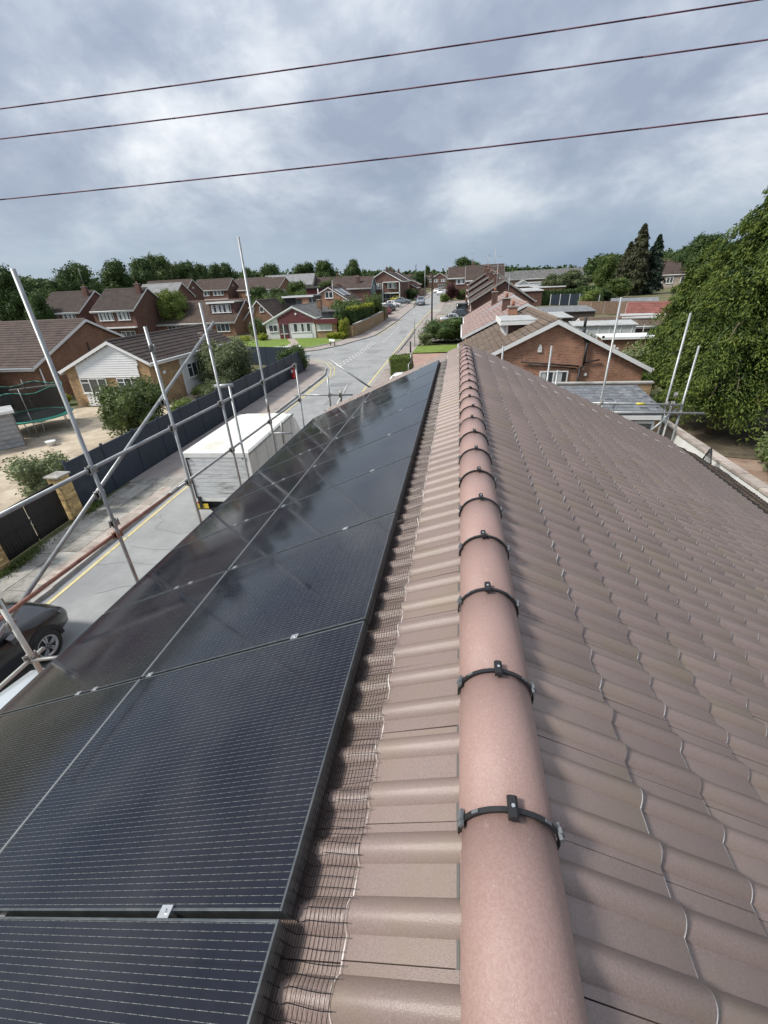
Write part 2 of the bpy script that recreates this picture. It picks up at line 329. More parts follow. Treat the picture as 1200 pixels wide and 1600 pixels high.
# side road joining from the left between the corner of the fence and the far lawn
def flat(name, pts, dz, m, kind='structure'):
    mb = MB(); mb.poly([(x, y, gz(y)+dz) for x, y in pts]); return mb.build(name, m, kind=kind)
near_c = [(-10.95, 33.5), (-11.15, 36), (-11.9, 39), (-13.2, 42), (-15.2, 44.2), (-18, 45.2), (-70, 47)]
far_c = [(-70, 51), (-24, 51.2), (-18.5, 50.2), (-16.6, 51.2), (-14.6, 54.6), (-13.6, 58.0), (-12.4, 61), (-11.7, 63.5)]
for _a, _b in ((near_c[:6]+[(-11.75, 62.9), (-11.9, 62.5)], 0),): pass
mb = MB(); C1 = [(-10.95, 33.5), (-11.15, 36), (-11.9, 39), (-13.2, 42), (-15.2, 44.2), (-18, 45.2), (-70, 47)]; C2 = [(-11.7, 63.5), (-12.4, 61), (-13.6, 58.0), (-14.6, 54.6), (-16.6, 51.2), (-18.5, 50.2), (-70, 51)]
def _xw(C, y):      # west edge of the mouth of the side road
    ys_ = [p[1] for p in C]; return float(np.interp(y, sorted(ys_), [p[0] for p in sorted(C, key=lambda p: p[1])]))
yy_ = [33.5, 34.7, 36, 37.5, 39, 40.5, 42, 43, 44.2, 45.2, 45.6]
rows = [(y, _xw(C1[:6], y)) for y in yy_[:-1]]+[(45.6, -70), (50.0, -70), (50.2, -18.5), (51.2, -16.6), (53, -15.5), (54.6, -14.6), (56, -14.1), (58, -13.6), (60, -12.8), (61, -12.4), (63.5, -11.7)]
for (ya_, xa_), (yb_, xb_) in zip(rows[:-1], rows[1:]):
    ea, eb = lx(ya_)-.04, lx(yb_)-.04
    if yb_-ya_ > .01: mb.poly([(xa_, ya_, gz(ya_)+.0), (ea, ya_, gz(ya_)+.0), (eb, yb_, gz(yb_)+.0), (xb_, yb_, gz(yb_)+.0)])
mb.build('side_road', M['asphalt'], kind='structure')
def wedge(name, edge, outer, dz, m):
    """paved strip between a kerb polyline and an outer polyline with as many points"""
    mb = MB()
    for i in range(len(edge)-1):
        a, b, c, d = edge[i], edge[i+1], outer[i+1], outer[i]
        mb.poly([(p[0], p[1], gz(p[1])+dz) for p in (a, b, c, d)])
    return mb.build(name, m, kind='structure')
FX = [(-60, -12.0), (7.9, -12.2), (11.2, -12.75), (28, -13.35), (37, -13.6)]
fx = lambda y: float(np.interp(y, *zip(*FX)))
ey = [13.6, 18, 24, 30, 33.5]
edgeL = [(lx(y), y) for y in ey]+near_c[1:]; outL = [(fx(y), y) for y in ey]+[(-13.6, 36), (-13.9, 38.4), (-14.6, 40.2), (-16, 41.7), (-18, 42.6), (-70, 44.4)]
pvl = wedge('pavement_left', edgeL, outL, .10, M['pave'])
# far corner pavement and the pavement running on up the road
fk = far_c[1:]+[(lx(y), y) for y in (70, 78, 87, 97, 115, 136, 180, 300)]
fo = [(-24, 53.2), (-18.5, 52.6), (-17.6, 53.4), (-16.2, 56.2), (-15.6, 59.5), (-14.6, 62), (-14.0, 64.5)]+[(lx(y)-2.3, y) for y in (70, 78, 87, 97, 115, 136, 180, 300)]
wedge('pavement_far_left', fk, fo, .10, M['pave'])
YP = [y for y in YS if 0 <= y <= 320]
pvr = sheet('pavement_right', lambda y: rx(y)+.12, lambda y: rx(y)+1.75, YP, .10, M['pave'])
# near left pavement: individual slabs
pv = mark(bpy.data.objects.new('pavement_slabs', None), kind='structure'); COL.objects.link(pv)
sb = flat('pavement_bed', [(lx(-20)-.1, -20), (lx(13.6)-.1, 13.6), (fx(13.6)-.2, 13.6), (fx(-20)-.2, -20)], .085, M['soil'])
slabme = {}
def slab(w, l, pink):
    k = (w, l, pink)
    if k not in slabme:
        mb = MB().box(-w/2, w/2, -l/2, l/2, -.05, 0); o = mb.build('paving_slab', M['slabp'] if pink else M['slab'], bevel=0); slabme[k] = o.data; bpy.data.objects.remove(o)
    return slabme[k]
y = -1.0; r_ = random.Random(3)
while y < 13.4:
    x0 = lx(y); wtot = x0-fx(y)-.12; ws = [.45, .6, .6, .6]
    xx = x0-.14
    for i in range(4):
        w = ws[i] if i < 3 else max(.3, wtot-.12-sum(ws[:3])-.02)
        o = link('paving_slab', slab(round(w, 2)-.015, .585 if i else .885, i == 0 and r_.random() < .8), pv)
        o.location = (xx-w/2, y+.3+(.15 if i % 2 else 0), .102+r_.uniform(-.006, .008)); o.rotation_euler = (r_.uniform(-.006, .006), r_.uniform(-.008, .008), r_.uniform(-.012, .012)+.03)
        xx -= w
    y += .6
# kerb stones
kp = mark(bpy.data.objects.new('kerb', None), kind='structure'); COL.objects.link(kp)
kme = None
def kerbrun(pts, flip=1, dmax=300):
    global kme
    if kme is None:
        o = MB().box(-.0625, .0625, -.445, .445, -.12, .0).build('kerb_stone', M['kerb']); kme = o.data; bpy.data.objects.remove(o)
    cur = 0; seg = 0; d = .45; P = [Vector((a, b, gz(b))) for a, b in pts]; n = 0
    Ls = [(P[i+1]-P[i]).length for i in range(len(P)-1)]; tot = sum(Ls)
    while d < tot and n < dmax:
        s = d; i = 0
        while s > Ls[i]: s -= Ls[i]; i += 1
        t = P[i].lerp(P[i+1], s/Ls[i]); v = P[i+1]-P[i]
        o = link('kerb_stone', kme, kp); nrm = Vector((-v.y, v.x, 0)).normalized()
        o.location = t+nrm*.06*flip+Vector((0, 0, .108+r_.uniform(-.004, .004))); o.rotation_euler = (math.atan2(v.z, math.hypot(v.x, v.y)), 0, math.atan2(v.y, v.x)-math.pi/2+r_.uniform(-.004, .004))
        d += .9; n += 1
kerbrun([(lx(y), y) for y in (0, 6.8, 13, 22, 33.5)]+near_c[1:6]+[(-24, 45.4)])
kerbrun([(-24, 51.2)]+far_c[2:]+[(lx(y), y) for y in (70, 78, 87, 97, 115)])
kerbrun([(rx(y), y) for y in (16, 27, 45, 71, 93, 110)], -1)
def ribbon(name, pts, w, dz, m, parent=None):
    mb = MB(); P = [Vector((a, b, gz(b)+dz)) for a, b in pts]
    for i in range(len(P)-1):
        v = (P[i+1]-P[i]).normalized(); n = Vector((-v.y, v.x, 0)).normalized()*w/2
        v0 = (P[i]-P[i-1]).normalized() if i else v; n0 = Vector((-v0.y-v.y, v0.x+v.x, 0)).normalized()*w/2
        v2 = (P[i+2]-P[i+1]).normalized() if i+2 < len(P) else v; n2 = Vector((-v2.y-v.y, v2.x+v.x, 0)).normalized()*w/2
        mb.poly([P[i]-n0, P[i+1]-n2, P[i+1]+n2, P[i]+n0])
    return mb.build(name, m, parent, kind='structure')
off = lambda pts, d: [(a+d[0], b+d[1]) for a, b in pts]
yl = [(lx(y)+.28, y) for y in (-10, 6.8, 13, 22, 30, 33.5)]
ribbon('yellow_line', yl[:], .10, .008, M['yellow'])
ribbon('yellow_line', [(lx(y)+.46, y) for y in (19, 25, 33.5)]+[(-10.45, 36.2), (-11.3, 39.6), (-12.8, 42.8), (-15.0, 45.0), (-17, 45.9)], .09, .008, M['yellow'])
ribbon('yellow_line', [(lx(33.5)+.28, 33.5), (-10.75, 36.1), (-11.55, 39.3), (-12.95, 42.4), (-15.1, 44.6), (-17, 45.5)], .09, .009, M['yellow'])
ribbon('yellow_line', [(rx(y)-.30, y) for y in (17, 27, 45, 71, 93, 134, 180)], .14, .008, M['yellow'])
ribbon('yellow_line', [(lx(y)+.3, y) for y in (63, 70, 78, 97, 136, 180)], .12, .008, M['yellow'])
for k in range(14):      # give-way line across the side road, two broken rows
    for q in (0, .42):
        a = (-10.9+.03*k-q, 40.2+1.2*k)
        if a[1] < 57: ribbon('give_way_dash', [a, (a[0]+.015, a[1]+.62)], .16, .012, M['whitep'])
for k in range(7): ribbon('centre_line_dash', [(-9.6+.03*k, 57+2.2*k), (-9.57+.03*k, 58.2+2.2*k)], .12, .012, M['whitep'])
# repair seams and cracks in the near asphalt
ck = mat('crack_filler', (.15, .15, .15), rough=.9)
for pts in ([(-9.9, 8.3), (-9.0, 8.6), (-8.0, 8.5), (-7.0, 8.9)], [(-9.6, 9.4), (-8.6, 9.2), (-7.4, 9.35)], [(-9.9, 11.3), (-9.5, 10.9), (-9.45, 10.4), (-8.5, 10.2), (-7.3, 10.5)], [(-9.3, 16), (-8.4, 15.8), (-7.4, 16.1)], [(-8.9, 7.2), (-8.2, 7.6), (-7.2, 7.5)]):
    q = []
    for i in range(len(pts)-1):
        for t in (0, .33, .66): q.append((pts[i][0]*(1-t)+pts[i+1][0]*t, pts[i][1]*(1-t)+pts[i+1][1]*t+r_.uniform(-.05, .05)))
    ribbon('road_crack', q, .011, .006, ck)
pm_ = mat('tarmac_repair', (.20, .205, .21), (.24, .245, .25), 3, .9, .4, 90, .3)
for (x0, y0, w, l) in ((-9.9, 17.5, 1.0, 2.2), (-8.4, 26, .9, 3.0), (-9.6, 31.5, 1.6, 1.3), (-10.0, 48, 1.2, 2.4), (-8.6, 64, 1.1, 3.5)): flat('tarmac_patch', [(x0, y0), (x0+w, y0+.05), (x0+w, y0+l), (x0, y0+l)], .005, pm_)
# yards, drives, lawns
flat('gravel_yard', [(-12.85, 3), (fx(11)-.2, 11), (fx(28)-.2, 28), (-19.6, 31), (-19.6, 25.6), (-38, 25.6), (-38, 3)], .02, M['gravel'])
flat('garden_bed', [(fx(24)-.25, 24), (fx(36)-.3, 36), (-19.6, 41), (-19.6, 31.05), (-14.5, 28.0)], .03, M['soil'])
lawnp = [(-33, 53.4), (-24, 53.35), (-18.6, 52.8), (-17.7, 53.6), (-16.35, 56.4), (-15.7, 59.6), (-15.2, 62.0), (-29, 62.0), (-33, 60)]
flat('lawn_bank', lawnp, .14, M['lawn'])
mb = MB()
for i in range(len(lawnp)-4):
    a, b = lawnp[i], lawnp[i+1]; mb.bar((a[0], a[1], gz(a[1])+.09), (b[0], b[1], gz(b[1])+.09), .14, .16)
mark(mb.build('lawn_edging', M['kerb']), kind='structure')
flat('lawn_path', [(-21.3, 53.2), (-20.0, 53.1), (-21.2, 58), (-23.2, 61.9), (-24.2, 61.9), (-22.4, 58)], .146, M['slabp'])
flat('front_lawn', [(-4.85, 46.9), (.4, 47.2), (.4, 52.3), (-4.75, 52.2)], .11, M['lawn'])
flat('brick_paved_drive', [(-4.7, 36.5), (1.2, 36.5), (1.2, 46.6), (-4.8, 46.4)], .09, mat('pink_block_paving', (.30, .19, .155), (.37, .25, .205), 3, .9, .2, 30, c3=(.22, .16, .13), s3=.7))
flat('concrete_drive', [(-5.0, 24), (.8, 24), (.8, 36.3), (-4.75, 36.3)], .085, M['slab'])
for i, (a, b, mm) in enumerate([(55.4, 62, 'slab'), (62.3, 69, 'pave'), (69.3, 84, 'slabp'), (84.4, 99, 'slab'), (99.4, 112, 'pave')]):
    flat('front_drive', [(rx(a)+1.8, a), (3.4, a), (3.4, b), (rx(b)+1.8, b)], .10+.004*(i % 2), M[mm])
for i, (a, b, mm) in enumerate([(80, 96, 'slabp'), (96.3, 108, 'slab'), (108.3, 124, 'lawn'), (124.3, 140, 'slab')]):
    flat('front_drive', [(-21, a), (lx(a)-2.35, a), (lx(b)-2.35, b), (-21, b)], .10+.004*(i % 2), M[mm])
for a, b in ((52.8, 54.6), (60, 62), (66.5, 69), (76, 80), (88, 92)):
    flat('pale_crossover', [(rx(a)+.15, a), (rx(a)+1.9, a), (rx(b)+1.9, b), (rx(b)+.15, b)], .108, M['slab'])
flat('terracotta_path', [(8.1, 4), (12.6, 4), (12.6, 19.4), (8.1, 18.6)], .02, mat('earth_and_slab', (.24, .16, .12), (.32, .24, .19), 1.2, .95, .4, 20, c3=(.12, .10, .07), s3=1.5))
for i, (x, y, w, l) in enumerate([(9.3, 17.2, 1.5, 1.6), (9.4, 15.3, 1.6, 1.8), (9.4, 13.1, 1.5, 1.9), (9.5, 10.8, 1.6, 1.8)]):
    o = MB().box(x-w/2, x+w/2, y-l/2, y+l/2, .02, .07).build('paving_slab', M['slabp'], pv)
# wooded hill far to the left, and its twin swell to the right
def hill(name, x0, x1, y, zt, zf, depth, m):
    V = []; Q = []; nx, ny = 60, 10; r2 = np.random.default_rng(5)
    ph = r2.uniform(0, 6, 8)
    for j in range(ny+1):
        for i in range(nx+1):
            s = i/nx; x = x0+(x1-x0)*s; t = j/ny
            h = zt*(math.sin(math.pi*min(1, s*1.0))**.6)*math.sin(math.pi*t)**.8
            h += h*.10*sum(math.sin(s*k*5+ph[k % 8])/k for k in range(1, 8))
            V.append((x, y+depth*(t-.5), zf+max(0, h)+(r2.uniform(-.6, 1.4) if 0 < t < 1 else -1)))
    n = nx+1
    for j in range(ny):
        for i in range(nx): Q.append((j*n+i, j*n+i+1, (j+1)*n+i+1, (j+1)*n+i))
    return mark(link(name, np_mesh(name, V, Q, m, True)), kind='structure')
wm = mat('distant_wood', (.030, .048, .026), (.055, .075, .04), .06, .9, 1, .35, .1, c3=(.02, .035, .022), s3=.15)
hill('hills', -1150, -470, 560, 52, 2, 240, wm)
hill('hills', 420, 1300, 620, 30, 2, 240, wm)
# ------------------------------------------------------------------ the roof in front: tiles, ridge, panels
APX, APZ = .19, CAMZ-1.27
SL, SR = math.atan(.43), math.atan(.47)
YEND = 9.36; TW = .30; GAUGE = .296
home = thing('bungalow', 'brown tiled roof in the foreground with black solar panels and a pink clay ridge', 'house', (0, 0, 0))
def hump(u):                                   # two rolls per tile, flat pans between
    t = (u % .15)
    a, w = .022, .078
    if a < t < a+w:
        q = math.sin(math.pi*(t-a)/w); return .0275*(.25*q+.75*q**.8)
    return 0.
US = [0, .011, .022, .0242, .028, .034, .042, .051, .061, .071, .080, .088, .094, .0978, .100, .125, .15]
US = US+[q+.15 for q in US[1:]]; US[-1] = .2972
def tile_mesh(front, L=.36):
    mb = MB(); h = [hump(u)*(1-.15*0) for u in US]
    n = len(US)
    for i in range(n-1):
        u0, u1 = US[i], US[i+1]
        mb.poly([(u0, 0, h[i]+.026), (u1, 0, h[i+1]+.026), (u1, L, h[i+1]+.001), (u0, L, h[i]+.001)], 0, sm=True)
        mb.poly([(u0, -.005, h[i]+.0235), (u1, -.005, h[i+1]+.0235), (u1, 0, h[i+1]+.026), (u0, 0, h[i]+.026)], 1)
        mb.poly([(u0, -.003, h[i]+.000), (u1, -.003, h[i+1]+.000), (u1, -.005, h[i+1]+.0235), (u0, -.005, h[i]+.0235)], 0)
    mb.poly([(0, L, .0), (0, 0, .0), (0, 0, .026), (0, L, .001)], 0); mb.poly([(US[-1], 0, .0), (US[-1], L, .0), (US[-1], L, .001), (US[-1], 0, .026)], 0)
    o = mb.build('roof_tile', [M['tile'], M['tile_lip']])
    # weld the top so it shades smoothly
    import bmesh
    b = bmesh.new(); b.from_mesh(o.data)
    bmesh.ops.remove_doubles(b, verts=b.verts, dist=.0002); b.to_mesh(o.data); b.free()
    for p in o.data.polygons: p.use_smooth = p.material_index == 0 and abs(p.normal.z) > .3
    o.data.update()
    if hasattr(o.data, 'set_sharp_from_angle'): o.data.set_sharp_from_angle(angle=math.radians(38))
    me = o.data; bpy.data.objects.remove(o); return me
tme = tile_mesh(0)
def slope_frame(side):
    a = SR if side > 0 else SL; c, s = math.cos(a), math.sin(a)
    Vv = Vector((-side*c, 0, s)); Wv = Vector((side*s, 0, c)); Uv = Vv.cross(Wv)
    return Uv, Vv, Wv
tiles = []
for side, first, rows in ((1, .465, 17), (-1, .455, 12)):
    Uv, Vv, Wv = slope_frame(side)
    R3 = Matrix((Uv, Vv, Wv)).transposed().to_4x4()
    down0 = first
    for r in range(rows):
        d = down0+GAUGE*r
        for c in range(-4, 33):
            yy = YEND-(c+1)*TW if side > 0 else YEND-c*TW
            if yy < -1.6: continue
            p = Vector((APX, yy, APZ))-Vv*d-Wv*.03
            cen = p+Uv*.15+Vv*.15
            # camera distance decides which are single objects
            q = cen-Vector((0, 0, CAMZ)); cam_c = RM.T@np.array(q)
            vis = cam_c[2] > .2 and abs(cam_c[0]/cam_c[2]*F) < 640 and cam_c[1]/cam_c[2]*F < 860
            hid = side < 0 and r > 1
            tiles.append((q.length+(0 if vis else 50)+(30 if hid else 0), p, R3, side, r))
        yy = YEND
tiles.sort(key=lambda t: t[0])
jr = random.Random(11)
for k, (q, p, R3, side, r) in enumerate(tiles[:292]):
    o = link('roof_tile', tme, home)
    j = Matrix.Rotation(jr.uniform(-.006, .006), 4, 'X')@Matrix.Rotation(jr.uniform(-.004, .004), 4, 'Z')
    o.matrix_world = Matrix.Translation(p)@R3@j
tv = np.array([v.co[:] for v in tme.vertices]); tf = [tuple(f.vertices) for f in tme.polygons]; tmi = [f.material_index for f in tme.polygons]
tf4 = [f if len(f) == 4 else f for f in tf]
VV = []; QQ = []; MI = []; b0 = 0
for (q, p, R3, side, r) in tiles[292:]:
    j = Matrix.Rotation(jr.uniform(-.006, .006), 4, 'X')
    Mx = np.array(R3@j)[:3, :3]; VV.append(tv@Mx.T+np.array(p)); QQ += [[a+b0 for a in f] for f in tf]; MI += tmi; b0 += len(tv)
o = link('roof_tile', np_mesh('far_roof_tiles', np.concatenate(VV), np.array(QQ), [M['tile'], M['tile_lip']], True, MI), home); o['kind'] = 'stuff'
if hasattr(o.data, 'set_sharp_from_angle'): o.data.set_sharp_from_angle(angle=math.radians(38))
# deck under the tiles, walls, eaves
mb = MB(); rowR = .465+GAUGE*16; rowL = .455+GAUGE*11
cR, sR, cL, sL = math.cos(SR), math.sin(SR), math.cos(SL), math.sin(SL)
xr, zr_ = APX+rowR*cR, APZ-rowR*sR; xl, zl = APX-rowL*cL, APZ-rowL*sL
mb.hexa([(APX, -2, APZ-.12), (xr-.05, -2, zr_-.10), (xr-.05, YEND-.1, zr_-.10), (APX, YEND-.1, APZ-.12), (APX, -2, APZ-.06), (xr-.05, -2, zr_-.045), (xr-.05, YEND-.1, zr_-.045), (APX, YEND-.1, APZ-.06)])
mb.hexa([(xl+.05, -2, zl-.10), (APX-.001, -2, APZ-.12), (APX-.001, YEND-.1, APZ-.12), (xl+.05, YEND-.1, zl-.10), (xl+.05, -2, zl-.045), (APX-.001, -2, APZ-.06), (APX-.001, YEND-.1, APZ-.06), (xl+.05, YEND-.1, zl-.045)])
mb.build('roof_deck', M['darkw'], home)
mb = MB(); mb.box(xl-.02, xl+.01, -2, YEND-.02, zl-.24, zl-.02); mb.box(xr-.01, xr+.02, -2, YEND-.02, zr_-.24, zr_-.02); mb.build('fascia', M['white'], home)
mb = MB()
for s, x, z in ((-1, xl-.075, zl-.05), (1, xr+.075, zr_-.05)):
    for i in range(6):
        a0, a1 = math.pi*(1+i/6), math.pi*(1+(i+1)/6)
        p = [(x+.055*math.cos(a0), z+.055*math.sin(a0)), (x+.055*math.cos(a1), z+.055*math.sin(a1))]
        mb.poly([(p[0][0], -2, p[0][1]), (p[1][0], -2, p[1][1]), (p[1][0], YEND, p[1][1]), (p[0][0], YEND, p[0][1])], sm=True)
    mb.build('gutter', M['dark'], home); mb = MB()
mb = MB(); wx0, wx1 = xl+.35, xr-.35
prof = [(wx0, -.1), (wx1, -.1), (wx1, zr_-.0), (APX, APZ-.14), (wx0, zl-.0)]
for yy, rev in ((-1.9, False), (YEND-.18, True)):
    pts = [(x, yy, z) for x, z in prof]; mb.poly(pts if not rev else pts[::-1])
mb.poly([(wx0, -1.9, -.1), (wx0, -1.9, zl), (wx0, YEND-.18, zl), (wx0, YEND-.18, -.1)]); mb.poly([(wx1, -1.9, -.1), (wx1, YEND-.18, -.1), (wx1, YEND-.18, zr_), (wx1, -1.9, zr_)])
mb.build('wall', BK['orange'], home)
# verge strip at the far gable
mb = MB()
for s, (ex, ez) in ((1, (xr, zr_)), (-1, (xl, zl))): mb.bar((APX, YEND+.012, APZ-.06), (ex, YEND+.012, ez-.06), .025, .11)
mb.build('verge', M['white'], home)
# ridge tiles with their clips
def ridge_mesh(L=.446, r0=.126, r1=.1225):
    mb = MB(); n = 18; k = 5; rings = []
    for j, (yy, rr) in enumerate(((0, r0-.012), (.004, r0), (L*.5, (r0+r1)/2), (L+.006, r1), (L+.006, r1-.014))):
        rings.append([(-rr*math.cos(math.pi*(i/n)*1.04-.06), yy, rr*math.sin(math.pi*(i/n)*1.04-.06)*.98) for i in range(n+1)])
    b = len(mb.v)
    for r in rings: mb.v += r
    for j in range(len(rings)-1):
        for i in range(n):
            mb.f.append((b+j*(n+1)+i, b+(j+1)*(n+1)+i, b+(j+1)*(n+1)+i+1, b+j*(n+1)+i+1)); mb.m.append(0); mb.sm.append(1 <= j <= 2)
    for e in (0, n):            # bottom edges show the thickness of the clay
        mb.poly([(rings[1][e][0]*q, yy, rings[1][e][2]) for q, yy in ((1, 0), (1, L), (.88, L), (.88, 0))])
    o = mb.build('ridge_tile', M['ridge']); me = o.data; bpy.data.objects.remove(o); return me
rme = ridge_mesh()
def strap_mesh():
    mb = MB(); n = 16; r0, r1 = .1275, .1335; w = .0065
    for i in range(n):
        a, b = [math.pi*(q/n)*1.10-.157 for q in (i, i+1)]
        g = lambda r, t, y: (-r*math.cos(t), y, r*math.sin(t)*.98)
        mb.hexa([g(r0, a, -w), g(r0, b, -w), g(r0, b, w), g(r0, a, w), g(r1, a, -w), g(r1, b, -w), g(r1, b, w), g(r1, a, w)])
        if i in (4, 11):          # raised teeth along the strap
            t0, t1 = a+.03, b-.03; mb.hexa([g(r1, t0, -w*.6), g(r1, t1, -w*.6), g(r1, t1, w*.6), g(r1, t0, w*.6), g(r1+.003, t0, -w*.6), g(r1+.003, t1, -w*.6), g(r1+.003, t1, w*.6), g(r1+.003, t0, w*.6)], 1)
    o = mb.build('clip_strap', [M['clip'], M['clipg']], bevel=0); me = o.data; bpy.data.objects.remove(o); return me
sme = strap_mesh()
mb = MB(); mb.loft([[(-.013, -.028, 0), (.013, -.028, 0), (.013, .028, 0), (-.013, .028, 0)], [(-.013, -.028, .010), (.013, -.028, .010), (.013, .028, .010), (-.013, .028, .010)], [(-.007, -.026, .017), (.007, -.026, .017), (.007, .026, .017), (-.007, .026, .017)]], sm=False)
mb.tube((0, 0, .017), (0, 0, .0195), .0048, 10, m=1)
o = mb.build('clip_block', [M['clip'], M['alu']]); cme = o.data; bpy.data.objects.remove(o)
mb = MB(); mb.box(-.008, .008, -.02, .02, 0, .009); mb.box(-.012, .012, -.007, .007, .004, .012)
o = mb.build('clip_tab', [M['clipg']]); tabme = o.data; bpy.data.objects.remove(o)
RZ = CAMZ-1.2-.124; RXC = lambda y: .178-.0035*y
for k in range(-3, 22):
    y0 = .63+.446*k-.446
    if y0 < -1.3: continue
    if y0+.446 > YEND+.30: break
    o = link('ridge_tile', rme, home); o.location = (RXC(y0)+jr.uniform(-.002, .002), y0, RZ+jr.uniform(-.002, .002)); o.rotation_euler = (jr.uniform(-.004, .004)+.004, jr.uniform(-.02, .02), .0035+jr.uniform(-.004, .004))
    c = link('clip_strap', sme, o); c.location = (0, .444, .001)
    tw = jr.uniform(-.22, .22) if k > 3 else 0.0
    th = math.pi/2+(.0 if k < 2 else jr.uniform(-.10, .10)+.05)
    b = link('clip_block', cme, o); b.location = (-.134*math.cos(math.pi-th), .444, .132*math.sin(th)); b.rotation_euler = (0, -(th-math.pi/2), tw)
    for a in (.42, math.pi-.42):
        t = link('clip_tab', tabme, o); t.location = (-.134*math.cos(a), .444, .132*math.sin(a)); t.rotation_euler = (0, -(math.pi-a-math.pi/2), jr.uniform(-.1, .1))
# grey plastic roll under the ridge tiles, peeping out on the right
mb = MB()
mb.poly([(RXC(0)+.118, -2, RZ-.045), (RXC(0)+.16, -2, RZ-.052), (RXC(10)+.16, YEND, RZ-.052), (RXC(10)+.118, YEND, RZ-.045)])
mb.poly([(RXC(0)-.118, -2, RZ-.03), (RXC(10)-.118, YEND, RZ-.03), (RXC(10)-.128, YEND, RZ-.036), (RXC(0)-.128, -2, RZ-.036)])
mb.build('ridge_roll', mat('grey_butyl', (.10, .095, .09), rough=.7), home)
# ---------------- solar panels
def cellmat():
    m = bpy.data.materials.new('solar_cell_glass'); m.use_nodes = True; t = m.node_tree; nd = t.nodes; L = t.links; p = nd['Principled BSDF']
    tc = nd.new('ShaderNodeTexCoord'); s = nd.new('ShaderNodeSeparateXYZ'); L.new(tc.outputs['Object'], s.inputs[0]); U, V = s.outputs[0], s.outputs[1]
    def mt(op, a, b=None, c=None):
        n = nd.new('ShaderNodeMath'); n.operation = op
        for i, v in enumerate((a, b, c)):
            if v is None: continue
            if isinstance(v, (int, float)): n.inputs[i].default_value = v
            else: L.new(v, n.inputs[i])
        return n.outputs[0]
    def band(x, period, off_, w):      # 1 inside a thin line, repeating
        fr = mt('FRACT', mt('DIVIDE', mt('ADD', x, off_), period)); d = mt('ABSOLUTE', mt('SUBTRACT', fr, .5)); return mt('LESS_THAN', d, w/period/2)
    def mx(f, a, b):
        n = nd.new('ShaderNodeMix'); n.data_type = 'RGBA'
        for so, v in ((n.inputs[0], f), (n.inputs[6], a), (n.inputs[7], b)):
            if isinstance(v, tuple): so.default_value = (*v, 1)
            elif isinstance(v, float): so.default_value = v
            else: L.new(v, so)
        return n.outputs[2]
    bus = band(U, .0176, 0., .00095)
    fing = band(V, .0451, .005, .0405)
    dots = band(V, .0451, .012, .006)
    nz = nd.new('ShaderNodeTexNoise'); nz.inputs['Scale'].default_value = 22; L.new(tc.outputs['Object'], nz.inputs['Vector'])
    br = nd.new('ShaderNodeMapRange'); L.new(nz.outputs[0], br.inputs[0]); br.inputs[1].default_value = .35; br.inputs[2].default_value = .65; br.inputs[3].default_value = .75; br.inputs[4].default_value = 1.05
    line = mt('MULTIPLY', bus, mt('MULTIPLY', mt('ADD', mt('MULTIPLY', fing, .45), mt('MULTIPLY', dots, .35)), br.outputs[0]))
    gapU = band(U, .176, .0, .0035); gapV = band(V, .0902, .0, .0022)
    vo = nd.new('ShaderNodeTexNoise'); vo.inputs['Scale'].default_value = 5; vo.inputs['Detail'].default_value = 3; L.new(tc.outputs['Object'], vo.inputs['Vector'])
    base = mx(vo.outputs[0], (.004, .005, .011), (.007, .009, .018))
    base = mx(gapV, base, (.006, .007, .011)); base = mx(gapU, base, (.004, .005, .009))
    base = mx(mt('MULTIPLY', line, mt('SUBTRACT', 1.0, gapU)), base, (.33, .35, .33))
    # dust film and old water marks
    d = nd.new('ShaderNodeTexNoise'); d.inputs['Scale'].default_value = 1.6; d.inputs['Detail'].default_value = 7; d.inputs['Roughness'].default_value = .6; L.new(tc.outputs['Object'], d.inputs['Vector'])
    dr = nd.new('ShaderNodeMapRange'); L.new(d.outputs[0], dr.inputs[0]); dr.inputs[1].default_value = .4; dr.inputs[2].default_value = .8; dr.inputs[3].default_value = .0; dr.inputs[4].default_value = .06
    base = mx(dr.outputs[0], base, (.30, .29, .28))
    L.new(base, p.inputs['Base Color']); p.inputs['Roughness'].default_value = .09; p.inputs['Specular IOR Level'].default_value = .36
    rr = nd.new('ShaderNodeMapRange'); L.new(d.outputs[0], rr.inputs[0]); rr.inputs[1].default_value = .35; rr.inputs[2].default_value = .7; rr.inputs[3].default_value = .06; rr.inputs[4].default_value = .13; L.new(rr.outputs[0], p.inputs['Roughness'])
    return m
CELL = cellmat()
PW, PL, PG = 1.099, 1.567, .016
def panel_parts():
    fw, ft = .0075, .048
    mb = MB()
    mb.box(0, PW, 0, fw, -ft, 0); mb.box(0, PW, PL-fw, PL, -ft, 0); mb.box(0, fw, fw, PL-fw, -ft, 0); mb.box(PW-fw, PW, fw, PL-fw, -ft, 0)
    a = mb.build('frame', M['frame'], bevel=.0015)
    mb = MB(); mb.box(fw+.0005, PW-fw-.0005, fw+.0005, PL-fw-.0005, -.008, -.0025); b = mb.build('glass', CELL)
    return a, b
fr0, gl0 = panel_parts()
Uv, Vv, Wv = slope_frame(-1); PR = Matrix((Uv, Vv, Wv)).transposed().to_4x4()
edge = Vector((-.407, 0, CAMZ-1.438))
gaps = [.416+1.115*k for k in range(-2, 9)]
ORD = ['nearest', 'second', 'third', 'fourth', 'fifth', 'sixth', 'seventh', 'eighth', 'ninth']
firstp = True
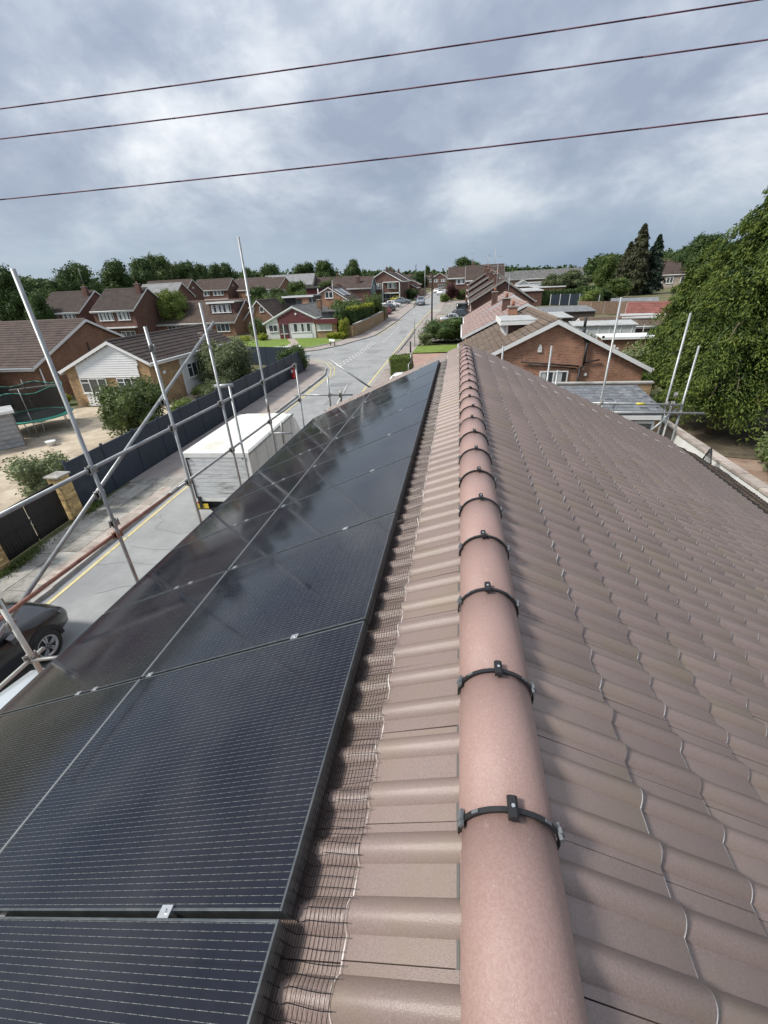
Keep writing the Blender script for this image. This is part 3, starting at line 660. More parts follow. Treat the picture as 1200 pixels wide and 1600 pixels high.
for c in range(9):
    ya = gaps[c+1]+PG/2; y1 = ya+PW
    for row in range(2):
        desc = ORD[c]+' black solar panel from the camera in the '+('upper row, beside the wire mesh' if row == 0 else 'lower row, above the street')
        t = thing('solar_panel', desc, 'solar panel', group='solar panels on the left slope')
        p = edge-Vv*((PL+.014)*row+PL); p.y = y1
        t.matrix_world = Matrix.Translation(p+Wv*jr.uniform(-.001, .001))@PR
        if row == 0:
            mb = MB(); mb.box(.002, PW-.002, -.0115, -.0025, -.02, .0015); mb.build('joint_strip', M['alu'], t)
        a, b = (fr0, gl0) if firstp else (link('frame', fr0.data), link('glass', gl0.data))
        if not firstp:
            q = a.modifiers.new('bevel', 'BEVEL'); q.width = .0015; q.segments = 2
        firstp = False
        a.parent = t; b.parent = t
        # two clamps on the far long edge, shared with the next panel
        if c < 9:
            for v in (PL-.42, .07 if row == 0 else .98) if True else ():
                mb = MB(); mb.box(-.028, .002, v-.022, v+.022, .0005, .005); mb.box(-.020, -.006, v-.022, v+.022, -.03, .0005); mb.tube((-.013, v, .004), (-.013, v, .010), .0065, 6)
                k = mb.build('clamp', M['alu'], t)
# rails under the panels
rt = thing('mounting_rail', 'silver rails under the solar panels seen in the gaps between them', 'rail', group=None)
rt.matrix_world = PR
for d in (.42, 1.30, PL+.42, PL+1.35):
    p = edge-Vv*d-Wv*.07; mb = MB(); mb.box(-9.42, .9, -.02, .02, -.02, .032)
    o = mb.build('rail', M['clampm'], rt); o.matrix_world = Matrix.Translation(p)@PR
# bird mesh: wire strip clipped to the panel edge, bent down and out over the tiles
bm_t = thing('bird_mesh', 'black wire bird mesh strip along the upper edge of the solar panels', 'wire mesh')
def bent(s, y):            # s: distance along the strip from the frame, returns world point
    wob = .010*math.sin(y*3.1)+.006*math.sin(y*9.7+1)+.003*math.sin(y*23)
    hx = edge.x+.006; hz = edge.z-.006
    rz = APZ-.43*(APX-hx)+.012
    drop = hz-rz
    L1 = .105
    t = min(1, s/L1); t = t*t*(3-2*t)*.6+t*.4 if s < L1 else 1
    if s < L1:
        x = hx+(.006+.034*(s/L1)**1.6+wob*.4*(s/L1)); z = hz-drop*math.sin(min(1, s/L1)*math.pi/2)*.93
    else:
        x = hx+.040+wob*.4+(s-L1)*.95
        z = APZ-.43*(APX-x)+.014
        z += .75*hump((YEND-y) % .3)
        z += .004*math.sin(y*17+s*30)
    return (x, y, z)
Wd = .235
mb = MB(); ys = np.arange(-.9, 9.4, .0375)
for i in range(19):
    s = i*Wd/18
    pts = [bent(s, y) for y in ys[::1]]
    r = .0007+.0006*(pts[0][2]*0)
    k = len(mb.v)
    for p in pts:
        rr = .0008+.00012*max(0, p[1])
        mb.v += [(p[0]-rr, p[1], p[2]), (p[0]+rr, p[1], p[2]+.0002), (p[0], p[1], p[2]+rr*1.5)]
    for j in range(len(pts)-1):
        for a in range(3):
            b = (a+1) % 3; mb.f.append((k+3*j+a, k+3*j+b, k+3*j+3+b, k+3*j+3+a)); mb.m.append(0); mb.sm.append(False)
mb.build('long_wires', M['mesh'], bm_t, kind='stuff')
mb = MB()
for yy in np.arange(-.9, 9.4, .025):
    e = Wd+(.012 if int(yy*40) % 3 else .0)
    pts = [bent(s, yy+.004*math.sin(s*20)) for s in np.linspace(0, e, 9)]; k = len(mb.v)
    for p in pts:
        rr = .0009+.00012*max(0, p[1]); mb.v += [(p[0], p[1]-rr, p[2]), (p[0], p[1]+rr, p[2]), (p[0]+.0003, p[1], p[2]+rr*1.5)]
    for j in range(len(pts)-1):
        for a in range(3):
            b = (a+1) % 3; mb.f.append((k+3*j+a, k+3*j+b, k+3*j+3+b, k+3*j+3+a)); mb.m.append(0); mb.sm.append(False)
mb.build('cross_wires', M['mesh'], bm_t, kind='stuff')
# old mossy lean-to roof below the right eave
lt = thing('lean_to_roof', 'old mossy brown tiled strip of roof below the eave of the foreground roof', 'roof')
rb = random.Random(4)
tm = MB(); tm.box(-.083, .083, -.19, .19, -.012, .006)
for q in (-.04, .04): tm.tube((q, -.19, .004), (q, .19, .004), .016, 6)
o = tm.build('roof_tile', M['moss']); mme = o.data; bpy.data.objects.remove(o)
a0 = math.atan(.46); n = 0
Lx0 = xr+.10; Lz0 = zr_-.10
for r in range(3):
    d = .10+.30*r
    for c in range(72):
        yy = 10.3-c*.166-.02
        if yy < -1 or n >= 290 or (r == 2 and yy > 9.9) : continue
        o = link('roof_tile', mme, lt); o.matrix_world = Matrix.Translation((Lx0+d*math.cos(a0), yy, Lz0-d*math.sin(a0)+rb.uniform(-.004, .006)))@Matrix.Rotation(a0, 4, 'Y')@Matrix.Rotation(math.pi/2, 4, 'Z')@Matrix.Rotation(-.07+rb.uniform(-.02, .02), 4, 'X')@Matrix.Rotation(rb.uniform(-.02, .02), 4, 'Z'); n += 1
mb = MB(); mb.hexa([(Lx0-.1, -2, Lz0-.16), (Lx0+.86, -2, Lz0-.52), (Lx0+.86, 10.3, Lz0-.52), (Lx0-.1, 10.3, Lz0-.16), (Lx0-.1, -2, Lz0-.02), (Lx0+.86, -2, Lz0-.42), (Lx0+.86, 10.3, Lz0-.42), (Lx0-.1, 10.3, Lz0-.02)]); mb.build('roof_deck', M['darkw'], lt)
mb = MB(); mb.box(Lx0-.3, Lx0+.7, -1.9, 10.15, -.1, Lz0-.52); mb.build('wall', BK['tan'], lt)
# ------------------------------------------------------------------ scaffolding
def lead(a, b, r=.0242): return MB().tube(a, b, r, 12)
def coupler(root, p, rz=0, m='clampm'):
    mb = MB(); mb.box(-.038, .038, -.034, .034, -.034, .034); mb.box(-.016, .016, -.034, .034, -.06, .06); mb.box(.038, .056, -.012, .012, -.012, .012); mb.tube((.03, .046, -.05), (.03, .046, .05), .009, 6); mb.tube((-.03, -.046, -.05), (-.03, -.046, .05), .009, 6)
    o = mb.build('coupler', M[m], root); o.location = p; o.rotation_euler = (0, 0, rz); return o
SX = -4.42
sc = thing('scaffold', 'galvanised tube scaffold along the street side of the roof with one rusty rail', 'scaffold')
std = [(4.22, 6.90, .00), (5.93, 6.22, .0), (7.50, 6.46, .0), (9.45, 7.56, .0), (11.62, 4.76, 0)]
for y, zt, _ in std:
    mb = MB(); mb.tube((SX, y, 0), (SX, y, zt), .0242, 12); mb.build('standard', M['galv'], sc)
    mb = MB(); mb.box(SX-.075, SX+.075, y-.075, y+.075, .0, .012); mb.build('base_plate', M['galv'], sc)
zt1, zt2 = 4.735, 3.80
lead((SX-.05, 1.8, zt1), (SX-.05, 11.75, zt1)).build('guard_rail', M['galv'], sc)
lead((SX-.05, -.5, zt2), (SX-.05, 5.55, zt2)).build('rusty_guard_rail', M['rust'], sc, label='rusty brown tube')
lead((SX-.05, 5.56, zt2), (SX-.05, 11.8, zt2-.0)).build('guard_rail', M['galv'], sc)
lead((SX-.10, 8.0, 6.12), (SX-.10, 2.50, 3.62)).build('brace', M['galv'], sc)
MB().tube((SX-.05, 5.45, zt2), (SX-.05, 5.68, zt2), .031, 10).build('sleeve', M['clampm'], sc)
for y, _, _ in std:
    for z in (zt1, zt2): coupler(sc, (SX-.02, y, z), 0, 'rust' if (z == zt2 and y < 5) else 'clampm')
coupler(sc, (SX-.04, 4.22, 4.40)); coupler(sc, (SX-.04, 5.93, 5.15)); coupler(sc, (SX+.02, 5.93, 5.93), .6); coupler(sc, (SX, 4.22, 3.98))
MB().tube((SX, 9.45, 4.05), (SX, 9.45, 4.35), .030, 10).build('sleeve', M['clampm'], sc)
# short post with a flat cap between the third and fourth standards
lead((SX-.02, 7.92, .4), (SX-.02, 7.92, 4.98)).build('standard', M['galv'], sc)
lead((SX-.30, 7.86, 4.98), (SX+.05, 7.95, 4.98), .035).build('end_tube', M['galv'], sc)
# far return: transom, posts, loose brace
lead((SX-.15, 11.62, 3.93), (SX+1.55, 11.62, 3.93)).build('transom', M['galv'], sc)
lead((-3.53, 11.58, 3.3), (-3.53, 11.58, 4.45)).build('standard', M['galv'], sc)
lead((-3.75, 11.60, 3.52), (-3.30, 11.60, 3.50)).build('transom', M['galv'], sc)
lead((-3.45, 11.1, 3.40), (-3.10, 12.0, 4.10)).build('brace', M['galvw'], sc)
lead((-3.22, 11.65, 3.72), (-3.22, 11.65, 4.06)).build('putlog', M['clampm'], sc)
coupler(sc, (-3.53, 11.6, 3.52)); coupler(sc, (-3.53, 11.6, 3.93)); coupler(sc, (-3.22, 11.6, 3.93))
lead((SX+.0, 10.0, 3.05), (SX+.02, 10.0, 3.62)).build('putlog', M['clampm'], sc); lead((SX-.35, 9.95, 3.35), (SX+.3, 9.95, 3.36)).build('putlog', M['galv'], sc)
for z in (.9, 2.3): lead((SX-.05, -.5, z), (SX-.05, 11.8, z)).build('ledger', M['galv'], sc)
for y in (4.22, 7.5, 11.62): lead((SX-.1, y+.06, 2.36), (SX+.75, y+.06, 2.36)).build('transom', M['galv'], sc)
t = thing('scaffold_tube', 'loose grey scaffold tube slanting up over the street beyond the last panels', 'scaffold tube')
lead((-3.40, 11.55, 4.88), (-2.22, 11.45, 4.08)).build('tube', M['galv'], t); coupler(t, (-2.3, 11.45, 4.12))
# near left knot: white painted post and two arms
t = thing('white_scaffold_post', 'cream painted scaffold post with couplers beside the black car', 'scaffold post')
p0 = Vector((SX+.02, 2.60, 4.02)); p1 = Vector((SX+.02, 2.60, 2.6))
lead(p0+Vector((0, 0, .03)), p1, .027).build('post', M['galvw'], t)
lead((SX-.05, .6, 3.16), (SX+.0, 2.75, 3.22), .022).build('arm', M['galvw'], t); lead((SX+.02, 2.58, 3.22), (SX+.45, 2.72, 3.20), .02).build('arm', M['clampm'], t)
for z in (3.99, 3.72, 3.24): coupler(t, (SX+.0, 2.60, z), z*2)
# right-hand scaffold beyond the far gable
sr = thing('scaffold', 'grey scaffold of three tall poles and two rails beside the dark tree', 'scaffold')
RY = 11.5
for x, zt in ((3.60, 6.10), (5.13, 5.72), (5.50, 5.02)):
    lead((x, RY, 0), (x, RY, zt)).build('standard', M['galv'], sr)
lead((5.28, RY+.05, .4), (5.28, RY+.05, 3.72)).build('standard', M['galvw'], sr)
lead((3.25, RY-.05, 3.72), (5.50, RY-.05, 3.66)).build('rail', M['galv'], sr); lead((3.62, RY-.05, 3.48), (6.02, RY-.05, 3.45)).build('rail', M['galv'], sr)
MB().tube((4.42, RY-.05, 3.69), (4.62, RY-.05, 3.685), .0255, 12).build('yellow_tape', mat('yellow_tape', (.62, .52, .03), rough=.5), sr)
lead((4.7, RY, 2.7), (5.42, RY, 3.55)).build('brace', M['galv'], sr); lead((3.88, RY, 3.2), (3.95, RY, 3.75)).build('putlog', M['galv'], sr)
MB().box(3.2, 3.62, RY-.12, RY+.1, 3.60, 3.64).build('board', M['truckt'], sr)
for x, z in ((3.6, 3.72), (5.13, 3.68), (5.28, 3.68), (5.13, 3.46), (5.50, 3.46), (3.92, 3.47), (5.28, 3.9)): coupler(sr, (x, RY-.03, z), z)
for x, zt, zb, lab in ((1.08, 5.12, 4.3, 'short grey tube standing past the ridge end against the gable bargeboard'), (2.23, 5.10, 3.9, 'grey tube end in front of the left half of the gable window'), (2.45, 4.52, 3.9, 'shortest grey tube end in front of the right half of the gable window')):
    t = thing('scaffold_tube', lab, 'scaffold tube'); lead((x, RY, 0), (x, RY, zt)).build('tube', M['galv'], t)
    MB().box(x-.07, x+.07, RY-.07, RY+.07, 0, .012).build('base_plate', M['galv'], t)
# wires overhead
for (zl_, zr2, yl_, yr_), lab in (((2.50, 2.62, 7.25, 7.5), 'highest of three dark cables crossing the sky'), ((2.16, 2.22, 7.2, 7.3), 'middle of three dark cables crossing the sky'), ((1.42, 1.48, 7.05, 6.85), 'lowest of three dark cables crossing the sky')):
    pts = []
    for i in range(61):
        x = -32+i; s = (x+6.9)/10.2; pts.append((x, yl_+(yr_-yl_)*s, CAMZ+zl_+(zr2-zl_)*s+.0009*((x+1.8)**2-26)))
    mb = MB().path(pts, .0085, 8); mark(mb.build('overhead_cable', M['cable']), lab, 'cable', 'cables overhead')
# ------------------------------------------------------------------ boundary fence, gates, pillars
def fence_line(root, pts, h, pw, post, m, mp, z0=0, th=.03, name='fence_panel', cap=None, posth=.06, slats=0):
    P = [Vector((a, b, gz(b)+z0)) for a, b in pts]; n = 0
    for i in range(len(P)-1):
        v = P[i+1]-P[i]; k = max(1, round(v.length/pw)); 
        for j in range(k):
            a = P[i]+v*(j/k); b = P[i]+v*((j+1)/k); d = (b-a).normalized()
            a2, b2 = a+d*post*.5, b-d*post*.5; mb = MB(); nb = slats or 1
            for q in range(nb):
                zz0 = h*q/nb+.03; zz1 = h*(q+1)/nb+.03-(.008 if slats else 0)
                c, e = a2+Vector((0, 0, (zz0+zz1)/2)), b2+Vector((0, 0, (zz0+zz1)/2)); mb2 = MB().bar(c, e, th, zz1-zz0); 
                if slats and nb <= 8: mb2.build('fence_board', m, root)
                else: mb.v += [tuple(x) for x in mb2.v]; kk = len(mb.v)-8; mb.f += [tuple(kk+t for t in f) for f in mb2.f]; mb.m += mb2.m; mb.sm += mb2.sm
            if mb.f: mb.build(name, m, root)
            if cap: MB().bar(a2+Vector((0, 0, h+.045)), b2+Vector((0, 0, h+.045)), th+.02, .03).build('cap_rail', cap, root)
            MB().box(-post/2, post/2, -post/2, post/2, 0, h+posth).build('fence_post', mp, root).location = a; n += 1
    MB().box(-post/2, post/2, -post/2, post/2, 0, h+posth).build('fence_post', mp, root).location = P[-1]
fn = thing('panel_fence', 'tall anthracite panel fence running along the left pavement', 'fence')
fence_line(fn, [(fx(11.25)-.05, 11.25), (fx(20)-.05, 20), (fx(28)-.05, 28), (-13.65, 38.2)], 1.78, 1.85, .075, M['anth'], M['anth'], th=.04, cap=M['anth'], posth=.14, slats=0)
for o in fn.children:
    if o.name.startswith('fence_post'): pass
fn2 = thing('panel_fence', 'anthracite panel fence facing the side road behind the corner shrub', 'fence')
fence_line(fn2, [(-13.9, 38.6), (-15.2, 40.6), (-24, 43.2)], 1.7, 1.85, .075, M['anth'], M['anth'], th=.04)
def pillar(x, y, h, label):
    t = thing('gate_pillar', label, 'pillar', (x, y, 0), math.atan2(-.55, 3.3)*-1*0)
    w = .215; c = 0; z = .02; B = {}
    def bk(hx, hy):
        if (hx, hy) not in B:
            o = MB().box(-hx, hx, -hy, hy, 0, .065).build('brick', M['brickp']); B[(hx, hy)] = o.data; bpy.data.objects.remove(o)
        return B[(hx, hy)]
    MB().box(-w+.012, w-.012, -w+.012, w-.012, 0, h-.02).build('mortar_core', M['mortar'], t)
    while z < h-.07:
        f = 1 if c % 2 else -1
        for k in range(4):
            a = k*math.pi/2; 
            if f > 0: p = (w-.16+.0525, -w+.0525, 0); 
            p = (f*(-.055), -w+.0525, 0)
            o = link('brick', bk(.158, .0510), t); R = Matrix.Rotation(a, 4, 'Z'); q = R@Vector(p); o.location = (q.x, q.y, z+.0); o.rotation_euler = (0, 0, a)
        z += .075; c += 1
    mb = MB(); mb.box(-w-.05, w+.05, -w-.05, w+.05, h-.02, h+.03); mb.loft([[(-w-.05, -w-.05, h+.03), (w+.05, -w-.05, h+.03), (w+.05, w+.05, h+.03), (-w-.05, w+.05, h+.03)], [(-.02, -.02, h+.09), (.02, -.02, h+.09), (.02, .02, h+.09), (-.02, .02, h+.09)]], sm=False)
    mb.build('coping', M['kerb'], t); return t
pillar(-12.72, 10.78, 1.62, 'yellow brick gate pillar with stone cap between black gates and dark fence')
pillar(-12.38, 7.72, 1.62, 'yellow brick gate pillar at the left edge, before the black gates')
for k, (ya, yb, lab) in enumerate(((7.98, 9.24, 'left leaf of the black boarded double gates'), (9.26, 10.52, 'right leaf of the black boarded double gates by the fence pillar'))):
    t = thing('driveway_gate', lab, 'gate'); gx = lambda y: -12.41-.105*(y-7.7)
    n = 13
    for i in range(n):
        y0 = ya+(yb-ya)*i/n; y1 = ya+(yb-ya)*(i+1)/n-.012
        MB().bar((gx(y0), y0, .78), (gx(y1), y1, .78), .022, 1.36).build('gate_board', M['black'], t)
    for z in (.2, .78, 1.40): MB().bar((gx(ya)-.03, ya, z), (gx(yb)-.03, yb, z), .035, .09).build('gate_rail', M['black'], t)
    if k: 
        for z in (.62, .74, .86, 1.44): MB().bar((gx(ya)+.02, ya-.02, z), (gx(ya)+.02, ya+.0, z+.06), .012, .02).build('latch', M['galv'], t)
# ------------------------------------------------------------------ windows, doors, houses
def win(root, face, pl, u, z, w, h, lights=2, name='window', top=0, m='white', gm='glass', net=False, fr=.055):
    """face: S/N (plane y=pl, u along x) or W/E (plane x=pl, u along y)"""
    R = {'S': (0, (u, pl, z)), 'N': (math.pi, (u, pl, z)), 'W': (-math.pi/2, (pl, u, z)), 'E': (math.pi/2, (pl, u, z))}[face]
    mb = MB(); mb.box(-w/2, w/2, -.05, -.005, 0, fr); mb.box(-w/2, w/2, -.05, -.005, h-fr, h); mb.box(-w/2, -w/2+fr, -.05, -.005, fr, h-fr); mb.box(w/2-fr, w/2, -.05, -.005, fr, h-fr)
    for i in range(1, lights):
        x = -w/2+w*i/lights; mb.box(x-fr*.55, x+fr*.55, -.052, -.006, fr, h-fr)
        if top and i % 2: mb.box(-w/2+w*(i-1)/lights+fr*.6, x-fr*.6, -.051, -.006, h*.68, h*.68+fr*.8)
    o = mb.build(name, M[m], root); o.location = R[1]; o.rotation_euler = (0, 0, R[0])
    for i in range(lights):
        x0 = -w/2+w*i/lights; MB().box(x0+fr*.5, x0+w/lights-fr*.5, -.022, -.010, fr*.8, h-fr*.8).build('pane', M[gm], o)
    if net:
        for i in range(lights):
            x0 = -w/2+w*i/lights; k = .46 if i % 2 == 0 else .6
            MB().box(x0+fr*.5, x0+w/lights*k, -.026, -.0225, fr*.8, h-fr*.8).build('curtain', M['net'], o)
    MB().box(-w/2-.05, w/2+.05, -.10, .0, -.05, -.002).build('sill', M[m], o)
    return o
def courses(mb, A, B, C, D, step=.30, th=.025, m=0):
    """stepped tile courses on the slope A-B (eave) to D-C (ridge); uv in metres"""
    A, B, C, D = map(Vector, (A, B, C, D)); nrm = (B-A).cross(D-A).normalized()
    Ls = ((D-A).length+(C-B).length)/2; n = max(2, int(Ls/step)); wid = (B-A).length
    for i in range(n):
        t0, t1 = i/n, (i+1)/n; a, b, c, d = A.lerp(D, t0), B.lerp(C, t0), B.lerp(C, t1), A.lerp(D, t1)
        u0 = (a-A).dot((B-A).normalized()); u1 = (b-A).dot((B-A).normalized()); u2 = (c-A).dot((B-A).normalized()); u3 = (d-A).dot((B-A).normalized())
        a1, b1 = a+nrm*th, b+nrm*th
        mb.poly([a1, b1, c, d], m, [(u0, i*.3+.004), (u1, i*.3+.004), (u2, i*.3+.296), (u3, i*.3+.296)])
        mb.poly([a-nrm*.01, b-nrm*.01, b1, a1], m, [(u0, i*.3), (u1, i*.3), (u1, i*.3+.004), (u0, i*.3+.004)])
def house(name, label, loc, rz, xl, xr, xm, L, zel, zer, zr, wm, rm, over=.22, ov_e=.30, barge='white', n_gable=None, gutter='white', group=None, cat='house', step=.30, base=-.6, slope_l=True):
    t = thing(name, label, cat, loc, rz, group)
    sl = (zr-zel)/(xm-xl); sr = (zr-zer)/(xr-xm)
    mb = MB()
    S_ = [(xl, 0, base), (xr, 0, base), (xr, 0, zer), (xm, 0, zr), (xl, 0, zel)]
    mb.poly(S_, 1 if n_gable else 0); mb.poly([(x, L, z) for x, _, z in S_][::-1], 0)
    mb.poly([(xl, L, base), (xl, 0, base), (xl, 0, zel), (xl, L, zel)]); mb.poly([(xr, 0, base), (xr, L, base), (xr, L, zer), (xr, 0, zer)])
    mb.build('wall', [wm, n_gable or wm], t)
    e = .05
    for sgn, nm in ((-1, 'l'), (1, 'r')):
        xe = xl-ov_e if sgn < 0 else xr+ov_e; ze = zel-sl*ov_e if sgn < 0 else zer-sr*ov_e
        mb = MB(); A, B = (xe, -over, ze+e), (xe, L+over, ze+e); C, D = (xm, L+over, zr+e), (xm, -over, zr+e)
        if sgn < 0: A, B, C, D = B, A, D, C
        courses(mb, A, B, C, D, step)
        q = Vector((0, 0, -.06)); P4 = [Vector(p)+Vector((0, 0, -.012)) for p in (A, B, C, D)]
        mb.hexa([p+q for p in P4]+P4, 0)
        mb.build('roof', rm, t)
        # bargeboards at both ends, fascia and gutter
        bt = .17
        for yy in (-over-.02, L+over-.01):
            MB().hexa([(xe, yy, ze-bt+.03), (xe, yy+.03, ze-bt+.03), (xm, yy+.03, zr-bt+.03), (xm, yy, zr-bt+.03), (xe, yy, ze+e), (xe, yy+.03, ze+e), (xm, yy+.03, zr+e), (xm, yy, zr+e)]).build('bargeboard', M[barge], t)
        xf = xe-.02*sgn
        MB().box(min(xf, xf-.03*sgn), max(xf, xf-.03*sgn), -over+.02, L+over-.02, ze-.2, ze-.01).build('fascia', M[barge], t)
        MB().tube((xe+.05*sgn, -over, ze-.01), (xe+.05*sgn, L+over, ze-.01), .055, 8).build('gutter', M[gutter], t)
    rmb = MB()
    n = max(2, int((L+2*over)/.45)); 
    for i in range(n):
        y0 = -over+(L+2*over)*i/n; y1 = -over+(L+2*over)*(i+1)/n-.012
        rmb.loft([[(xm-.12, y, zr+e-.03), (xm-.08, y, zr+e+.05), (xm, y, zr+e+.085), (xm+.08, y, zr+e+.05), (xm+.12, y, zr+e-.03)] for y in (y0, y1)], sm=False)
    o = rmb.build('ridge_tiles', M.get('rid_'+rm.name) or ridgem(rm), t, kind='stuff')
    return t
def ridgem(rm):
    b = [n for n in rm.node_tree.nodes if n.type == 'TEX_BRICK'][0].inputs['Color1'].default_value[:3]
    return mat('rid_'+rm.name, tuple(c*1.12 for c in b), tuple(c*.85 for c in b), 6, .8)
def chimney(root, x, y, z0, z1, wm, w=.55, d=.75, pots=1, aerial=0, flash=True):
    o = MB().box(x-w/2, x+w/2, y-d/2, y+d/2, z0, z1).build('chimney', wm, root)
    MB().box(x-w/2-.04, x+w/2+.04, y-d/2-.04, y+d/2+.04, z1, z1+.07).build('cap', M['kerb'], o)
    for i in range(pots):
        yy = y+(i-(pots-1)/2)*.32; MB().tube((x, yy, z1+.06), (x, yy, z1+.36), .11, 10, .085).build('pot', mat('terracotta_pot', (.30, .12, .07), (.22, .09, .06), 5, .8), o)
    if flash: MB().box(x-w/2-.02, x+w/2+.02, y-d/2-.02, y+d/2+.02, z0, z0+.12).build('flashing', M['flash'], o)
    if aerial: antenna(root, x+.1, y, z1, aerial)
    return o
def antenna(root, x, y, z, h=2.2):
    mb = MB().tube((x, y, z-.5), (x, y, z+h), .02, 6)
    mb.tube((x-.6, y+.1, z+h-.1), (x+.5, y-.1, z+h-.1), .012, 5)
    for i in range(7): q = -.55+i*.16; mb.tube((x+q, y-.25, z+h-.1), (x+q, y+.25, z+h-.1), .008, 4)
    return mb.build('aerial', M['galv'], root)
def pipe(root, pts, r=.045, m='dark', name='downpipe'): return MB().path(pts, r, 8).build(name, M[m], root)
# --- L1: tan bungalow with white boarded gable
h = house('bungalow', 'tan brick bungalow with white boarded gable behind the dark fence', (0, 0, 0), 0, -26.1, -19.8, -22.1, 37.0-25.8, 2.5, 2.95, 4.15, BK['tan'], RF['dbrown'], step=.34)
h.location = (0, 25.8, 0)
y = 1.95; n = 0
while y < 4.05:                          # white boards on the gable, each lapping the next
    zz = y; xa = -25.7+(max(0, zz-2.45))/.42+.1 if zz > 2.4 else -25.2; xb = -20.35-(zz-2.7)/.50 if zz > 2.7 else -20.6
    xa = max(xa, -25.2); xb = min(xb, -20.45-(max(0, zz-2.55))*.02)
    if zz > 2.55: xa = max(-25.2, -22.1-(4.08-zz-.13)/.412); xb = min(-20.5, -22.1+(4.08-zz-.13)/.51)
    if xb-xa < .15: break
    MB().hexa([(xa, -.07, zz), (xb, -.07, zz), (xb, -.02, zz), (xa, -.02, zz), (xa, -.035, zz+.15), (xb, -.035, zz+.15), (xb, -.02, zz+.15), (xa, -.02, zz+.15)]).build('weatherboard', M['white'], h)
    y += .145
win(h, 'S', -.03, -24.2, .95, 2.0, .95, 3, top=1); win(h, 'S', -.03, -21.6, .95, 1.6, .95, 3, top=1)
MB().box(-25.1, -23.2, -.05, -.01, .05, .92).build('white_panel', M['white'], h)
MB().box(-19.8, -19.72, 3.4, 7.4, .05, 2.72).build('render_panel', M['whitew'], h)
win(h, 'E', -19.73, 4.9, 1.1, 1.9, 1.0, 3, top=1)
MB().box(-19.8, -19.70, 3.32, 3.42, 0, 2.8).build('downpipe', M['white'], h)
mb = MB(); mb.box(-19.8, -17.9, 7.9, 11.0, 2.12, 2.34); mb.build('porch_roof', M['felt'], h); MB().box(-19.75, -18.1, 8.0, 10.9, 0, .7).build('porch_wall', BK['tan'], h)
win(h, 'E', -18.1, 9.4, .72, 2.8, 1.4, 4); MB().box(-17.92, -17.88, 7.9, 11, 2.08, 2.36).build('porch_fascia', M['white'], h)
MB().box(-19.7, -18.2, 8.02, 10.8, .7, 2.12).build('porch_inner', M['whitew'], h)
MB().box(-19.77, -19.74, 1.2, 1.5, 1.9, 2.1).build('alarm_box', M['white'], h)
pt = mat('pale_patch', (.36, .28, .24), rough=.9)
for x, y0, z in ((-20.6, 8.2, 3.42), (-20.3, 7.9, 3.28), (-20.9, 9.0, 3.58), (-21.1, 9.0, 3.7)): MB().box(x-.16, x+.1, y0-.3, y0+.3, z-.02, z+.05).build('replaced_tile', pt, h)
# --- L2: brown brick bungalow behind-left, ridge running away to the left
h = house('bungalow', 'long brown roofed brick bungalow with plain gable at the far left', (-30.1, 33.2, 0), math.pi/2, -5.9, 5.9, 0, 22, 2.55, 2.55, 5.15, BK['brown'], RF['brown'], step=.34)
MB().box(-.5, -.38, -.03, -.0, 2.7, 3.5).build('flue_pipe', M['dark'], h); 
pipe(h, [(-5.6, -.10, 0), (-5.6, -.10, 2.3)], .05, 'white')
# its garage at the left edge
h = house('garage', 'low brown tiled garage roof at the left edge beyond the trampoline', (-33.4, 24.2, 0), math.pi/2, -3.0, 2.6, -.2, 9, 2.3, 2.3, 3.35, BK['brown'], RF['brown'], step=.34, cat='garage')
t = thing('boundary_wall', 'brown brick wall with timber boards behind the trampoline', 'wall'); MB().bar((-28.6, 23.6, .8), (-26.4, 25.4, .8), .22, 1.6).build('wall', BK['brown'], t); MB().bar((-28.6, 23.6, 1.64), (-26.4, 25.4, 1.64), .28, .07).build('coping', M['kerb'], t)
# --- two-storey houses (ridge to the left, gable towards us)
def two_storey(label, xg, y0, y1, x0, g, zr, ze, wm, rm, win1=True, chim=True, aerial=0, low=True, pots=1):
    L = xg-x0; mid = (y1-y0)/2
    h = house('house', label, (xg, (y0+y1)/2, g), math.pi/2, -mid, mid, 0, L, ze, ze, zr, wm, rm, cat='house', base=-1.2)
    # street face is local x = -mid, u runs along local y
    win(h, 'W', -mid-.01, L*.27, ze-1.5, L*.30, 1.15, 3, top=1, net=True); win(h, 'W', -mid-.01, L*.70, ze-1.5, L*.36, 1.15, 4, top=1, net=True)
    if low: win(h, 'W', -mid-.01, L*.28, .7, L*.34, 1.3, 3, top=1); win(h, 'W', -mid-.01, L*.72, .1, L*.3, 1.95, 2)
    if low: MB().box(-mid-.5, -mid, .1, L-.1, 2.45, 2.62).build('canopy', M['white'], h)
    if chim: chimney(h, -mid*.25, .55, ze+.3, zr+.55, wm, pots=pots, aerial=aerial)
    MB().box(-.18, .22, -.03, .0, ze+.6, ze+1.0).build('vent', M['white'], h) if not chim else None
    return h
two_storey('red brick two-storey house with ridge chimney, right of the two nearest the tree line', -48.4, 63.4, 72.0, -55.4, 0, 7.75, 5.05, BK['red'], RF['dbrown'])
two_storey('red brick two-storey house with tall aerial, left of its chimneyed twin', -58.4, 64.2, 72.8, -66.0, 0, 7.75, 5.05, BK['red'], RF['dbrown'], aerial=2.6)
two_storey('long two-storey red brick house beyond the bright green tree', -64.5, 104, 112, -76, 2.1, 7.6, 5.0, BK['red'], RF['brown'], chim=False)
two_storey('red brick house with small white gable window, last before the lime trees end', -64, 124, 132, -74.5, 2.4, 7.6, 5.0, BK['red'], RF['brown'], chim=False)
two_storey('brown roofed house half hidden behind the tallest scaffold pole', -57, 133, 141, -66, 2.6, 7.4, 5.0, BK['red'], RF['brown'], chim=False)
